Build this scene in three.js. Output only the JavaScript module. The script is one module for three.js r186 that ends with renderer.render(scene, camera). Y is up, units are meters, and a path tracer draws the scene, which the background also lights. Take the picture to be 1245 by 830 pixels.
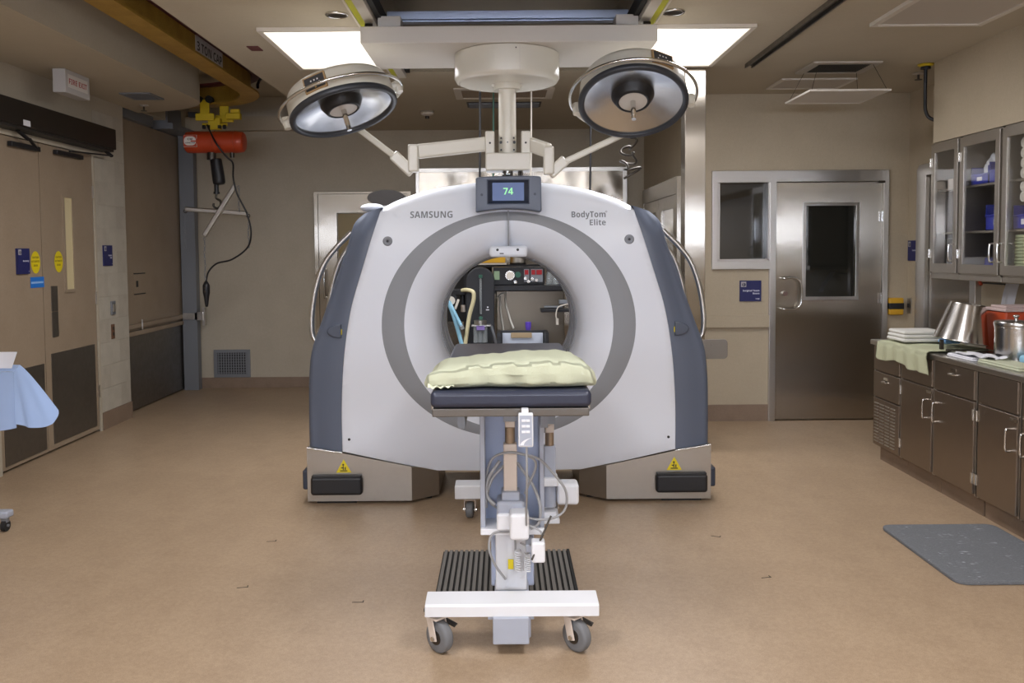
import * as THREE from 'three';
import { RoundedBoxGeometry } from 'three/addons/geometries/RoundedBoxGeometry.js';
import { mergeGeometries, mergeVertices, toCreasedNormals } from 'three/addons/utils/BufferGeometryUtils.js';
import { RectAreaLightUniformsLib } from 'three/addons/lights/RectAreaLightUniformsLib.js';
import { FontLoader } from 'three/addons/loaders/FontLoader.js';
import { TextGeometry } from 'three/addons/geometries/TextGeometry.js';

// ------------------------------------------------------------------ camera
const scene = new THREE.Scene();
scene.background = new THREE.Color(0x000000);
const FOC = 1050, PITCH = THREE.MathUtils.degToRad(3.0), ROLL = 0.008;
const camera = new THREE.PerspectiveCamera(2 * THREE.MathUtils.radToDeg(Math.atan(415 / FOC)), 1245 / 830, 0.05, 60);
camera.position.set(0, 1.53, 0);
camera.rotation.order = 'YXZ';
camera.rotation.set(-PITCH, 0, -ROLL);
camera.setViewOffset(1245, 830, 10.5, 415 - (304 + FOC * Math.tan(PITCH)), 1245, 830);   // shift lens
scene.add(camera);

const renderer = new THREE.WebGLRenderer();
renderer.toneMapping = THREE.LinearToneMapping;
renderer.toneMappingExposure = 1.0;
renderer.shadowMap.enabled = true;
RectAreaLightUniformsLib.init();

// ------------------------------------------------------------------ ceiling lights (2 x 4 ft troffers)
const CEIL = 2.87;
const PANEL_W = 0.6, PANEL_L = 1.06, PANEL_I = 26;
const LIT = [                                    // x, z of the lit troffers
  [-1.135, -5.8], [1.2, -5.8],                   // the two in view
  [-1.135, -1.9], [1.2, -1.9],                   // two ahead of the camera, above the frame
  [-1.135, 1.4], [1.2, 1.4],                     // two behind the camera
];
for (const [x, z] of LIT) {
  const l = new THREE.RectAreaLight(0xf8f7fb, PANEL_I, PANEL_W, PANEL_L);
  l.position.set(x, CEIL - 0.03, z);
  l.lookAt(x, 0, z);
  l.castShadow = true;
  scene.add(l);
}

// daylight through three frosted windows high in the wall behind the camera (mirrored by the steel)
const FRONT_WIN = [-1.85, .0, 1.95];
for (const x of FRONT_WIN) {
  const l = new THREE.RectAreaLight(0xe2ebff, 3, 1.78, .40);
  l.position.set(x, 1.91, 2.57);
  l.lookAt(x, 1.91, 0);
  l.castShadow = true;
  scene.add(l);
}

// ------------------------------------------------------------------ helpers
let seed = 7;
const rnd = () => { seed = (seed * 16807) % 2147483647; return seed / 2147483647; };
const used = {};
function numbered(n) { const k = used[n] = (used[n] ?? -1) + 1; return k ? n + '_' + String(k).padStart(3, '0') : n; }
function meters(g) {                             // uv in metres by the way each face points
  const p = g.attributes.position, n = g.attributes.normal, uv = new Float32Array(p.count * 2);
  for (let i = 0; i < p.count; i++) {
    const ax = Math.abs(n.getX(i)), ay = Math.abs(n.getY(i)), az = Math.abs(n.getZ(i));
    let u, v;
    if (ay > ax && ay > az) { u = p.getX(i); v = p.getZ(i); } else if (ax > az) { u = p.getZ(i); v = p.getY(i); } else { u = p.getX(i); v = p.getY(i); }
    uv[2 * i] = u; uv[2 * i + 1] = v;
  }
  g.setAttribute('uv', new THREE.BufferAttribute(uv, 2));
  return g;
}
function clean(g) {
  const k = g.index ? g.toNonIndexed() : g;
  for (const a of Object.keys(k.attributes)) if (!['position', 'normal', 'uv'].includes(a)) k.deleteAttribute(a);
  if (!k.attributes.normal) k.computeVertexNormals();
  if (!k.attributes.uv) meters(k);
  k.clearGroups();
  return k;
}
const M = (...g) => g.flat().length === 1 ? g.flat()[0] : mergeGeometries(g.flat().map(clean));
function B(x0, x1, y0, y1, z0, z1, r = 0) {       // box by its bounds, r rounds the edges
  const w = x1 - x0, h = y1 - y0, d = z1 - z0;
  const g = r ? new RoundedBoxGeometry(w, h, d, 3, Math.min(r, w / 2.01, h / 2.01, d / 2.01)) : new THREE.BoxGeometry(w, h, d);
  return g.translate((x0 + x1) / 2, (y0 + y1) / 2, (z0 + z1) / 2);
}
function rod(a, b, r, r2 = r, seg = 16) {         // cylinder from a to b
  const A = new THREE.Vector3(...a), Bv = new THREE.Vector3(...b), d = Bv.clone().sub(A);
  const g = new THREE.CylinderGeometry(r2, r, d.length(), seg);
  g.applyQuaternion(new THREE.Quaternion().setFromUnitVectors(new THREE.Vector3(0, 1, 0), d.clone().normalize()));
  return g.translate(...A.add(Bv).multiplyScalar(0.5).toArray());
}
function bar(a, b, w, h, r = 0.006) {             // rounded rectangular bar from a to b, h upright
  const A = new THREE.Vector3(...a), Bv = new THREE.Vector3(...b), d = Bv.clone().sub(A);
  const g = new RoundedBoxGeometry(w, h, d.length(), 2, Math.min(r, w / 2.1, h / 2.1));
  const m = new THREE.Matrix4().lookAt(A, Bv, new THREE.Vector3(0, 1, 0));
  g.applyMatrix4(m);
  return g.translate(...A.add(Bv).multiplyScalar(0.5).toArray());
}
function tube(pts, r, n = 0, seg = 8, closed = false) {
  const c = new THREE.CatmullRomCurve3(pts.map(p => new THREE.Vector3(...p)), closed, 'centripetal');
  return new THREE.TubeGeometry(c, n || pts.length * 8, r, seg, closed);
}
function lathe(prof, at = [0, 0, 0], seg = 48) {
  return new THREE.LatheGeometry(prof.map(p => new THREE.Vector2(...p)), seg).translate(...at);
}
function plate(shape, z0, z1, bevel = 0, curve = 16) {   // shape in XY pulled from z0 to z1
  const g = new THREE.ExtrudeGeometry(shape, { depth: z1 - z0 - 2 * bevel, bevelEnabled: bevel > 0, bevelSize: bevel, bevelThickness: bevel, bevelOffset: -bevel, bevelSegments: 3, curveSegments: curve });
  return g.translate(0, 0, z0 + bevel);
}
function rectShape(x0, x1, y0, y1, r = 0, holes = []) {
  const s = new THREE.Shape();
  if (r <= 0) { s.moveTo(x0, y0); s.lineTo(x1, y0); s.lineTo(x1, y1); s.lineTo(x0, y1); s.closePath(); }
  else {
    s.moveTo(x0 + r, y0); s.lineTo(x1 - r, y0); s.quadraticCurveTo(x1, y0, x1, y0 + r); s.lineTo(x1, y1 - r); s.quadraticCurveTo(x1, y1, x1 - r, y1);
    s.lineTo(x0 + r, y1); s.quadraticCurveTo(x0, y1, x0, y1 - r); s.lineTo(x0, y0 + r); s.quadraticCurveTo(x0, y0, x0 + r, y0);
  }
  for (const h of holes) { const p = new THREE.Path(); p.moveTo(h[0], h[2]); p.lineTo(h[0], h[3]); p.lineTo(h[1], h[3]); p.lineTo(h[1], h[2]); p.closePath(); s.holes.push(p); }
  return s;
}
const polyShape = pts => { const s = new THREE.Shape(); pts.forEach((p, i) => i ? s.lineTo(...p) : s.moveTo(...p)); s.closePath(); return s; };
// panels that lie in a wall running along z: draw in (s, y) with s = -z, face looks to +x (side 1) or -x (side -1)
function onSide(g, x, side) {                     // g drawn facing +z in (s,y): turned so that s -> -z
  if (side > 0) g.rotateY(Math.PI / 2);           // x(s) -> -z, z(out) -> +x
  else { g.scale(1, 1, -1); g.rotateY(Math.PI / 2); flip(g); }
  return g.translate(x, 0, 0);
}
function flip(g) {
  const i = g.index;
  if (i) { const a = i.array; for (let k = 0; k < a.length; k += 3) { const t = a[k]; a[k] = a[k + 1]; a[k + 1] = t; } }
  else for (const at of Object.values(g.attributes)) { const n = at.itemSize, a = at.array; for (let k = 0; k < a.length; k += 3 * n) for (let j = 0; j < n; j++) { const t = a[k + j]; a[k + j] = a[k + n + j]; a[k + n + j] = t; } }
  g.computeVertexNormals();
  return g;
}
function grid(nu, nv, f, closedU = false) {       // surface from f(i,j) -> [x,y,z], i along u
  const pos = [], idx = [];
  for (let i = 0; i <= nu; i++) for (let j = 0; j <= nv; j++) pos.push(...f(i, j));
  for (let i = 0; i < nu; i++) for (let j = 0; j < nv; j++) { const a = i * (nv + 1) + j, b = a + nv + 1; idx.push(a, b, a + 1, b, b + 1, a + 1); }
  const g = new THREE.BufferGeometry();
  g.setAttribute('position', new THREE.Float32BufferAttribute(pos, 3));
  g.setIndex(idx);
  g.computeVertexNormals();
  return g;
}
function thing(name, label, category, at = [0, 0, 0], group) {
  const o = new THREE.Group(); o.name = numbered(name); o.position.set(...at); scene.add(o);
  o.userData = { label, category }; if (group) o.userData.group = group;
  return o;
}
function part(parent, name, g, mat, opt = {}) {   // geometry is given in world coordinates unless opt.local
  g = clean(g);
  if (!opt.keep) meters(g);
  if (!opt.local) { const q = new THREE.Vector3(); let o = parent; while (o && o !== scene) { q.add(o.position); o = o.parent; } g.translate(-q.x, -q.y, -q.z); }
  const m = new THREE.Mesh(g, mat); m.name = name; m.castShadow = m.receiveShadow = true;
  if (opt.label) m.userData.label = opt.label;
  parent.add(m);
  return m;
}
const parts = (p, n, gs, mat, o) => gs.map(g => part(p, n, g, mat, o));
function single(name, label, category, g, mat, opt = {}) {   // a thing that is one mesh
  g = clean(g); if (!opt.keep) meters(g);
  g.computeBoundingBox(); const b = g.boundingBox, c = [(b.min.x + b.max.x) / 2, b.min.y, (b.min.z + b.max.z) / 2];
  g.translate(-c[0], -c[1], -c[2]);
  const m = new THREE.Mesh(g, mat); m.name = numbered(name); m.position.set(...c); m.castShadow = m.receiveShadow = true;
  m.userData = { label, category }; if (opt.group) m.userData.group = opt.group;
  scene.add(m); return m;
}
function struct(name, g, mat, label, category) {
  g = meters(clean(g));
  const m = new THREE.Mesh(g, mat); m.name = numbered(name); m.castShadow = m.receiveShadow = true;
  m.userData = { kind: 'structure', label, category }; scene.add(m); return m;
}

// ------------------------------------------------------------------ textures and materials
function noiseTex(w, h, fn, srgb) {
  const d = new Uint8Array(w * h * 4);
  for (let y = 0; y < h; y++) for (let x = 0; x < w; x++) { const c = fn(x, y), k = (y * w + x) * 4; d[k] = c[0]; d[k + 1] = c[1]; d[k + 2] = c[2]; d[k + 3] = 255; }
  const t = new THREE.DataTexture(d, w, h); t.wrapS = t.wrapT = THREE.RepeatWrapping; t.magFilter = THREE.LinearFilter; t.minFilter = THREE.LinearMipmapLinearFilter; t.generateMipmaps = true;
  if (srgb) t.colorSpace = THREE.SRGBColorSpace; t.needsUpdate = true; return t;
}
function lattice(n) { const a = new Float32Array(n * n); for (let i = 0; i < n * n; i++) a[i] = rnd(); return (x, y) => { const xi = Math.floor(x), yi = Math.floor(y), fx = x - xi, fy = y - yi, s = t => t * t * (3 - 2 * t), g = (i, j) => a[(((j % n) + n) % n) * n + (((i % n) + n) % n)]; const u = s(fx), v = s(fy); return (g(xi, yi) * (1 - u) + g(xi + 1, yi) * u) * (1 - v) + (g(xi, yi + 1) * (1 - u) + g(xi + 1, yi + 1) * u) * v; }; }
const L8 = lattice(8), L16 = lattice(16), L64 = lattice(64), L128 = lattice(128);
const cl = v => Math.max(0, Math.min(255, v));
function rep(t, r, s = r) { const c = t.clone(); c.repeat.set(r, s); c.needsUpdate = true; return c; }
function mottled(base, amp, fine, size = 256) {
  return noiseTex(size, size, (x, y) => {
    const a = (L8(x / size * 8, y / size * 8) - .5) * amp + (L64(x / size * 64, y / size * 64) - .5) * amp * .5 + (rnd() - .5) * fine;
    return base.map(b => cl(b + a));
  }, true);
}
const floorTex = noiseTex(512, 512, (x, y) => {
  const a = (L8(x / 64, y / 64) - .5) * 7 + (L64(x / 8, y / 8) - .5) * 9 + (rnd() - .5) * 26;
  return [cl(164 + a), cl(141 + a), cl(115 + a * .9)];
}, true);
const brush = noiseTex(256, 256, (x, y) => { const v = 205 + L128(x / 2, y / 16) * 22 + L16(x / 16, y / 16) * 22 + rnd() * 6; return [v, v, v]; });
const waveBump = noiseTex(256, 256, (x, y) => { const v = L8(x / 32, y / 32) * 200 + L16(x / 16, y / 16) * 50; return [v, v, v]; });
const terry = noiseTex(256, 256, (x, y) => { const v = L128(x / 2, y / 2) * 180 + rnd() * 70; return [v, v, v]; });
const matTex = noiseTex(512, 512, (x, y) => {
  let v = 108 + (L128(x / 4, y / 2) - .5) * 16 + (rnd() - .5) * 10;
  const k = L128(x / 20, y / 3 + 7) * .7 + L16(x / 32, y / 32) * .3;
  if (k > .80) v += 420 * (k - .80) + 12;
  return [cl(v - 3), cl(v), cl(v + 4)];
}, true);
const scratch = noiseTex(256, 256, (x, y) => { const v = 140 + L16(x / 16, y / 16) * 60 + L128(x / 2, y / 2) * 50; return [v, v, v]; });

const Std = o => new THREE.MeshStandardMaterial(o);
const Phy = o => new THREE.MeshPhysicalMaterial(o);
const m = {
  floor: Std({ map: rep(floorTex, 1.1), roughness: .42 }),
  wall: Std({ map: rep(mottled([178, 168, 149], 5, 5), .8), roughness: .62 }),
  wallTan: Std({ map: rep(mottled([177, 164, 141], 5, 5), .8), roughness: .6 }),
  ceil: Std({ map: rep(mottled([180, 170, 150], 4, 4), .8), roughness: .75 }),
  cove: Std({ map: rep(mottled([132, 112, 94], 8, 10), 1.5), roughness: .5 }),
  doorTan: Std({ map: rep(mottled([148, 131, 110], 6, 6), 1), roughness: .5 }),
  block: Std({ map: rep(mottled([180, 173, 158], 10, 10), 2), roughness: .6 }),
  steel: Std({ color: 0xc4c1bc, metalness: 1, roughness: .36, roughnessMap: rep(brush, 1.5) }),
  steelDoor: Phy({ color: 0xaaa398, metalness: 1, roughness: .24, anisotropy: 1, bumpMap: rep(waveBump, .9), bumpScale: .0008 }),
  steelWavy: Std({ color: 0xaaa398, metalness: 1, roughness: .26, bumpMap: rep(waveBump, .55), bumpScale: .03 }),
  steelCab: Phy({ color: 0x9c9084, metalness: 1, roughness: .42, anisotropy: .7, roughnessMap: rep(brush, 1.5) }),
  steelWallCab: Std({ color: 0xb4aea5, metalness: 1, roughness: .4 }),
  steelKick: Std({ color: 0x7a756e, metalness: .9, roughness: .55, roughnessMap: rep(scratch, 2) }),
  steelBase: Std({ color: 0xaca69d, metalness: .95, roughness: .5, roughnessMap: rep(scratch, 3) }),
  chrome: Std({ color: 0xd6d6d4, metalness: 1, roughness: .16 }),
  greyMetal: Std({ color: 0x84878c, metalness: .5, roughness: .5 }),
  darkMetal: Std({ color: 0x35322e, metalness: .4, roughness: .5 }),
  black: Std({ color: 0x17171a, roughness: .45 }),
  blackMatte: Std({ color: 0x1b1a19, roughness: .8 }),
  brownBlack: Std({ color: 0x241e19, metalness: .2, roughness: .45 }),
  vinyl: Std({ color: 0x2c3040, roughness: .34 }),
  vinylTop: Std({ color: 0x2a2a2c, roughness: .45 }),
  white: Phy({ color: 0xd8dce4, roughness: .36, clearcoat: .25, clearcoatRoughness: .3 }),
  ringGrey: Std({ color: 0x84868a, roughness: .45 }),
  slate: Std({ color: 0x596171, roughness: .42 }),
  slateDark: Std({ color: 0x2c3342, roughness: .4 }),
  enamel: Phy({ color: 0xd8d4c7, roughness: .3, clearcoat: .4, clearcoatRoughness: .25 }),
  enamelGrey: Std({ color: 0xc9c3ba, roughness: .45 }),
  tableWhite: Phy({ color: 0xdfe0e3, roughness: .34, clearcoat: .3 }),
  tableBlue: Std({ color: 0xaeb9d2, roughness: .45 }),
  tableGrey: Std({ color: 0xa3a8b4, roughness: .42 }),
  beige: Std({ color: 0xcdbfb2, roughness: .5 }),
  cable: Std({ color: 0x9a9a9a, roughness: .5 }),
  cableDark: Std({ color: 0x232323, roughness: .6 }),
  rubber: Std({ color: 0x6f7072, roughness: .7 }),
  gunmetal: Std({ color: 0x4d4842, metalness: .8, roughness: .4 }),
  towel: Std({ color: 0xd6dabd, roughness: .95, bumpMap: rep(terry, 8), bumpScale: .004 }),
  towelWhite: Std({ color: 0xdedcd4, roughness: .95, bumpMap: rep(terry, 8), bumpScale: .003 }),
  drape: Std({ color: 0x9fb6dd, roughness: .85, side: THREE.DoubleSide }),
  paper: Std({ color: 0xd9d9de, roughness: .8, side: THREE.DoubleSide }),
  greyMat: Std({ map: rep(matTex, 1.4), roughness: .75 }),
  ribMat: Std({ color: 0x75716b, roughness: .85 }),
  ribDark: Std({ color: 0x2f2d2a, roughness: .9 }),
  craneYellow: Std({ map: rep(mottled([156, 122, 46], 22, 12), 2), roughness: .5 }),
  cranePrimer: Std({ color: 0x5c2a2c, roughness: .6 }),
  yellow: Std({ color: 0xd0b61f, roughness: .45 }),
  yellowSign: Std({ color: 0xd9c414, roughness: .55 }),
  red: Std({ color: 0xb6401c, roughness: .42 }),
  redBin: Std({ color: 0xac4423, roughness: .4 }),
  navy: Std({ color: 0x1d2158, roughness: .4 }),
  blue: Std({ color: 0x1f6fc4, roughness: .5 }),
  binBlue: Std({ color: 0x27329a, roughness: .4 }),
  bag: Phy({ color: 0xd9dbe0, roughness: .35, transmission: .35, thickness: 0 }),
  glass: Phy({ color: 0xffffff, roughness: .03, transmission: 1, thickness: 0, ior: 1.5 }),
  darkGlass: Phy({ color: 0x1c1d1a, roughness: .06, metalness: 0, clearcoat: 1, clearcoatRoughness: .03 }),
  clear: Phy({ color: 0xe8eef0, roughness: .1, transmission: .8, thickness: 0 }),
  screen: Std({ color: 0x0a1020, emissive: 0x3d568e, emissiveIntensity: .75, roughness: .3 }),
  digits: Std({ color: 0x0a100a, emissive: 0x9bf0a8, emissiveIntensity: 1.0, roughness: .4 }),
  litPanel: Std({ color: 0xf2f2ee, emissive: 0xfff6ea, emissiveIntensity: 1.25, roughness: .6 }),
  daylight: Std({ color: 0xd8dde6, emissive: 0xe2ebff, emissiveIntensity: 20, roughness: .6 }),
  offPanel: Std({ color: 0xb7aea2, roughness: .45 }),
  frameWhite: Std({ color: 0xd2cbc0, roughness: .45 }),
  letters: Std({ color: 0x6d6f73, metalness: .5, roughness: .4 }),
  railYellow: Std({ color: 0xc3c437, roughness: .45 }),
  yellowCase: Std({ color: 0xc99a25, roughness: .5 }),
  purple: Std({ color: 0x5a3fb0, roughness: .4 }),
  hoseBlue: Std({ color: 0x8fc3dc, roughness: .45 }),
  hoseCream: Std({ color: 0xd8cfa6, roughness: .5 }),
  greenHose: Std({ color: 0x2e5a4a, roughness: .5 }),
  linen: Std({ color: 0x9aa583, roughness: .9 }),
  paneCream: Std({ color: 0xcfc095, roughness: .3 }),
};
function canvasMat(w, h, draw, o = {}) {
  const c = document.createElement('canvas'); c.width = w; c.height = h; draw(c.getContext('2d'), w, h);
  const t = new THREE.CanvasTexture(c); t.colorSpace = THREE.SRGBColorSpace;
  return Std({ map: t, roughness: .5, ...o });
}
const font = await new FontLoader().loadAsync('fonts/droid/droid_sans_bold.typeface.json');

// ------------------------------------------------------------------ the room
const ZB = -9.7, ZR = -7.6, XL = -3.48, XR = 3.56, ZF = 2.6, HI = 3.25;
struct('floor', B(-4.0, XR + .15, -.12, 0, ZB - .2, ZF + .15), m.floor, 'seamless tan speckled resilient floor', 'floor');
{ // small dark tape marks pressed into the floor
  const s = scene.getObjectByName('floor');
  for (const [x, z, a] of [[-1.203, -3.873, .2], [-1.239, -4.5, .1], [1.119, -4.522, -.5], [1.213, -3.942, .2], [-.646, -3.696, 0]]) {
    const t = part(s, 'floor_mark', M(B(-.025, .025, 0, .0012, -.002, .002), B(.02, .024, 0, .0012, -.02, .002)), m.ribDark, { local: true });
    t.position.set(x, 0, z); t.rotation.y = a;
  }
}
// ceiling: main slab with the sunken light-rail trough, higher bay for the monorail at the left
struct('ceiling', M(
  B(-1.76, -.70, CEIL, CEIL + .1, ZB, ZF), B(.78, XR + .1, CEIL, CEIL + .1, ZB, ZF),
  B(-.70, .78, CEIL, CEIL + .1, ZB, -6.56), B(-.70, .78, CEIL, CEIL + .1, .8, ZF),
  B(-1.86, -1.76, CEIL, HI, ZB, ZF),                                    // edge of the monorail bay
  B(-4.0, -1.76, HI, HI + .1, ZB - .1, ZF)), m.ceil, 'beige painted ceiling', 'ceiling');
struct('trim', M(B(-.70, .78, 3.16, 3.2, -6.56, .8), B(-.72, -.70, CEIL + .002, 3.16, -6.56, .8), B(.78, .80, CEIL + .002, 3.16, -6.56, .8), B(-.70, .78, CEIL + .002, 3.16, -6.58, -6.56)), Std({ color: 0x8d867b, metalness: 1, roughness: .32 }), 'dark metal trough sunk into the ceiling between the rails', 'trim').name = 'trim_1';
{ // left soffit with rounded far end
  const s = new THREE.Shape();
  s.moveTo(-3.49, -ZF - 0); s.lineTo(-2.68, -ZF); s.lineTo(-2.68, 7.65); s.bezierCurveTo(-2.68, 8.02, -3.0, 8.25, -3.49, 8.36); s.closePath();
  const g = new THREE.ExtrudeGeometry(s, { depth: HI - CEIL, bevelEnabled: false, curveSegments: 20 });
  g.rotateX(-Math.PI / 2); g.translate(0, CEIL, 0);
  struct('ceiling_soffit', g, m.ceil, 'dropped beige soffit with rounded end above the double doors', 'soffit');
}
// walls
struct('wall_back', M(B(-4.0, 1.58, 0, HI, ZB - .15, ZB)), m.wall, 'shadowed beige far wall behind the scanner', 'wall');
struct('trim', B(-3.48, -1.86, 2.87, 3.02, ZB, ZB + .12), m.wallTan, 'beige boxed band high on the far wall behind the hoist', 'trim').name = 'trim_2';
struct('wall_back', M(B(1.58, 1.83, 0, CEIL, ZR - .12, ZR), B(1.83, 2.375, 0, 1.345, ZR - .12, ZR), B(3.375, XR, 0, CEIL, ZR - .12, ZR), B(1.83, 3.375, 2.205, CEIL, ZR - .12, ZR), B(1.58, 1.70, 0, CEIL, ZB, ZR - .12)), m.wallTan, 'tan wall holding the steel door and window', 'wall').name = 'wall_back_right';
struct('wall_right', B(XR, XR + .12, 0, CEIL, ZR - .12, ZF), m.wallTan, 'tan wall behind the steel cabinets', 'wall');
struct('ceiling_soffit', B(3.15, XR, 2.285, CEIL, -6.36, ZF), m.wallTan, 'tan soffit above the glass-fronted wall cabinets', 'soffit');
struct('wall_front', M(B(-4.0, XR + .12, 0, 1.7, ZF, ZF + .15), B(-4.0, XR + .12, 2.12, HI, ZF, ZF + .15), B(-4.0, -2.75, 1.7, 2.12, ZF, ZF + .15), B(-.95, -.85, 1.7, 2.12, ZF, ZF + .15), B(.95, 1.05, 1.7, 2.12, ZF, ZF + .15), B(2.85, XR + .12, 1.7, 2.12, ZF, ZF + .15)), m.wall, 'beige wall behind the camera', 'wall');
FRONT_WIN.forEach((x, k) => {                     // frosted daylight windows high in the wall behind the camera
  const w = new THREE.Group(); w.name = 'window_' + (k + 2); scene.add(w);
  w.userData = { kind: 'structure', label: ['frosted window behind the camera on the left', 'frosted window behind the camera in the middle', 'frosted window behind the camera on the right'][k], category: 'window' };
  part(w, 'window_frame', plate(rectShape(x - .92, x + .92, 1.68, 2.14, 0, [[x - .89, x + .89, 1.71, 2.11]]), ZF - .02, ZF), m.frameWhite);
  part(w, 'pane', B(x - .9, x + .9, 1.7, 2.12, ZF + .03, ZF + .04), m.daylight);
});
const wl = struct('wall_left', M(
  B(XL - .3, XL, 0, HI, -5.86, ZF), B(XL - .3, XL, 2.39, HI, -7.40, -5.86), B(XL - .3, XL, 2.75, HI, -8.0, -7.40),
  B(XL - .3, XL - .004, 0, 2.75, -8.0, -7.40), B(-3.95, -3.75, 0, HI, ZB, -8.0), B(-3.75, XL, 2.9, HI, ZB, -8.36)), m.wall, 'beige left wall with double doors', 'wall');
{ // painted concrete blocks of the pier between the doors
  const mats = [m.block, Std({ map: rep(mottled([176, 168, 153], 10, 10), 2), roughness: .6 })];
  for (let r = 0; r < 13; r++) {
    const y0 = .15 + r * .2, cut = r % 2 ? [-7.402, -7.60, -7.998] : [-7.402, -7.80, -7.998];
    for (let k = 0; k < 2; k++) part(wl, 'block', B(XL - .03, XL, y0 + .0008, y0 + .1992, cut[k + 1] + .0008, cut[k] - .0008), mats[(r + k) % 2]);
  }
}
struct('baseboard_left', M(B(XL, XL + .012, 0, .15, -7.998, -7.41), B(XL, XL + .012, 0, .15, -5.85, ZF)), m.cove, 'brown coved base along the left wall', 'baseboard');
struct('baseboard_back', B(-3.43, 1.58, 0, .12, ZB, ZB + .012), m.cove, 'brown coved base along the far wall', 'baseboard');
struct('baseboard_right', M(B(1.5, 2.37, 0, .146, ZR, ZR + .012), B(XR - .012, XR, 0, .146, -7.6, -7.38)), m.cove, 'brown coved base beside the steel door', 'baseboard');

// rear steel sheet and its posts
struct('trim', M(B(-.93, 1.34, .13, 2.40, ZB + .02, ZB + .05)), m.steelWavy, 'rippled stainless sheet on the far wall', 'trim').name = 'trim_3';
struct('trim', M(B(-.96, -.93, .0, 2.42, ZB + .0, ZB + .07), B(1.34, 1.38, 0, 2.42, ZB, ZB + .07), B(-.96, 1.38, 2.40, 2.44, ZB, ZB + .07)), m.steel, 'steel edge strips around the rippled sheet', 'trim').name = 'trim_4';
// steel column
struct('trim', M(B(1.345, 1.497, 0, CEIL, -6.55, -6.40, .004)), m.steelDoor, 'stainless clad column right of the scanner', 'column').name = 'trim_5';
// glazed steel doors in the side of the alcove (seen past the column)
{
  const d = new THREE.Group(); d.name = 'door_5'; d.userData = { kind: 'structure', label: 'pair of glazed stainless doors in the alcove right of the scanner', category: 'door' }; scene.add(d);
  part(d, 'door_frame', onSide(plate(rectShape(7.66, 9.55, 0, 2.17, 0, [[7.72, 9.48, 0.001, 2.02]]), 0, .04), 1.58, -1), m.steelDoor);
  for (const [a, b] of [[7.725, 8.59], [8.61, 9.475]]) {
    const leaf = part(d, 'door_leaf', onSide(plate(rectShape(a, b, .01, 2.015, 0, [[a + .13, b - .13, .95, 1.9]]), 0, .03), 1.575, -1), m.steelDoor);
    part(leaf, 'pane', onSide(plate(rectShape(a + .13, b - .13, .95, 1.9), .008, .014), 1.575, -1), m.darkGlass);
    part(leaf, 'handle', rod([1.515, .95, -(a + .06)], [1.515, 1.2, -(a + .06)], .01), m.chrome);
  }
}
// far steel door, left of the scanner
{
  const d = new THREE.Group(); d.name = 'door_4'; d.userData = { kind: 'structure', label: 'stainless door with window on the far wall, half hidden by the scanner', category: 'door' }; scene.add(d);
  part(d, 'door_frame', plate(rectShape(-2.1, -1.02, 0, 2.19, 0, [[-2.06, -1.06, .001, 2.17]]), ZB + .0, ZB + .05), m.steelDoor);
  const leaf = part(d, 'door_leaf', plate(rectShape(-2.055, -1.065, .01, 2.165, 0, [[-1.85, -1.28, .75, 1.96]]), ZB + .004, ZB + .04), m.steelDoor);
  part(leaf, 'pane', B(-1.84, -1.29, .76, 1.95, ZB + .012, ZB + .02), Std({ color: 0x8c7a50, roughness: .25 }));
  part(leaf, 'window_trim', plate(rectShape(-1.87, -1.26, .73, 1.98, 0, [[-1.85, -1.28, .75, 1.96]]), ZB + .04, ZB + .046), m.steelDoor);
  part(leaf, 'handle', tube([[-1.99, 1.33, ZB + .04], [-1.99, 1.33, ZB + .09], [-1.99, 1.02, ZB + .09], [-1.99, 1.02, ZB + .04]], .012), m.chrome);
}
// left double doors (two leaves, frame)
struct('trim', onSide(plate(polyShape([[5.86, 0], [5.90, 0], [5.90, 2.365], [7.375, 2.365], [7.375, 0], [7.40, 0], [7.40, 2.40], [5.86, 2.40]]), 0, .015), XL - .005, 1), m.wall, 'painted frame of the tan double doors', 'trim').name = 'trim_6';
function leafDoor(nm, a, b, label) {
  const d = new THREE.Group(); d.name = nm; d.userData = { kind: 'structure', label, category: 'door' }; scene.add(d);
  return d;
}
{
  const d1 = leafDoor('door_1', 0, 0, 'tan door leaf with navy room plate beside the blue drape');
  part(d1, 'door_leaf', B(XL - .05, XL - .005, .02, 2.36, -6.53, -5.905), m.doorTan);
  part(d1, 'kick_plate', B(XL - .005, XL, .045, .70, -6.505, -5.96), m.steelKick);
  const d2 = leafDoor('door_2', 0, 0, 'tan door leaf with narrow vision panel and grey push plate');
  part(d2, 'door_leaf', B(XL - .05, XL - .005, .02, 2.36, -7.37, -6.54), m.doorTan);
  part(d2, 'kick_plate', B(XL - .005, XL, .06, .76, -7.32, -6.615), m.steelKick);
  part(d2, 'push_plate', M(B(XL - .005, XL + .001, 1.085, 1.28, -6.735, -6.645), B(XL - .005, XL + .001, .885, 1.08, -6.735, -6.645)), m.steelKick);
  const f = part(d2, 'window_frame', onSide(plate(rectShape(6.855, 7.03, 1.22, 2.0, .004, [[6.88, 7.0, 1.245, 1.975]]), 0, .014), XL - .008, 1), m.doorTan);
  part(f, 'pane', B(XL - .012, XL - .001, 1.245, 1.975, -7.0, -6.88), m.paneCream);
  part(d2, 'hinge', M(...[.3, 1.1, 2.0].map(y => B(XL - .004, XL + .008, y, y + .1, -7.378, -7.364))), m.steel);
}
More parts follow.
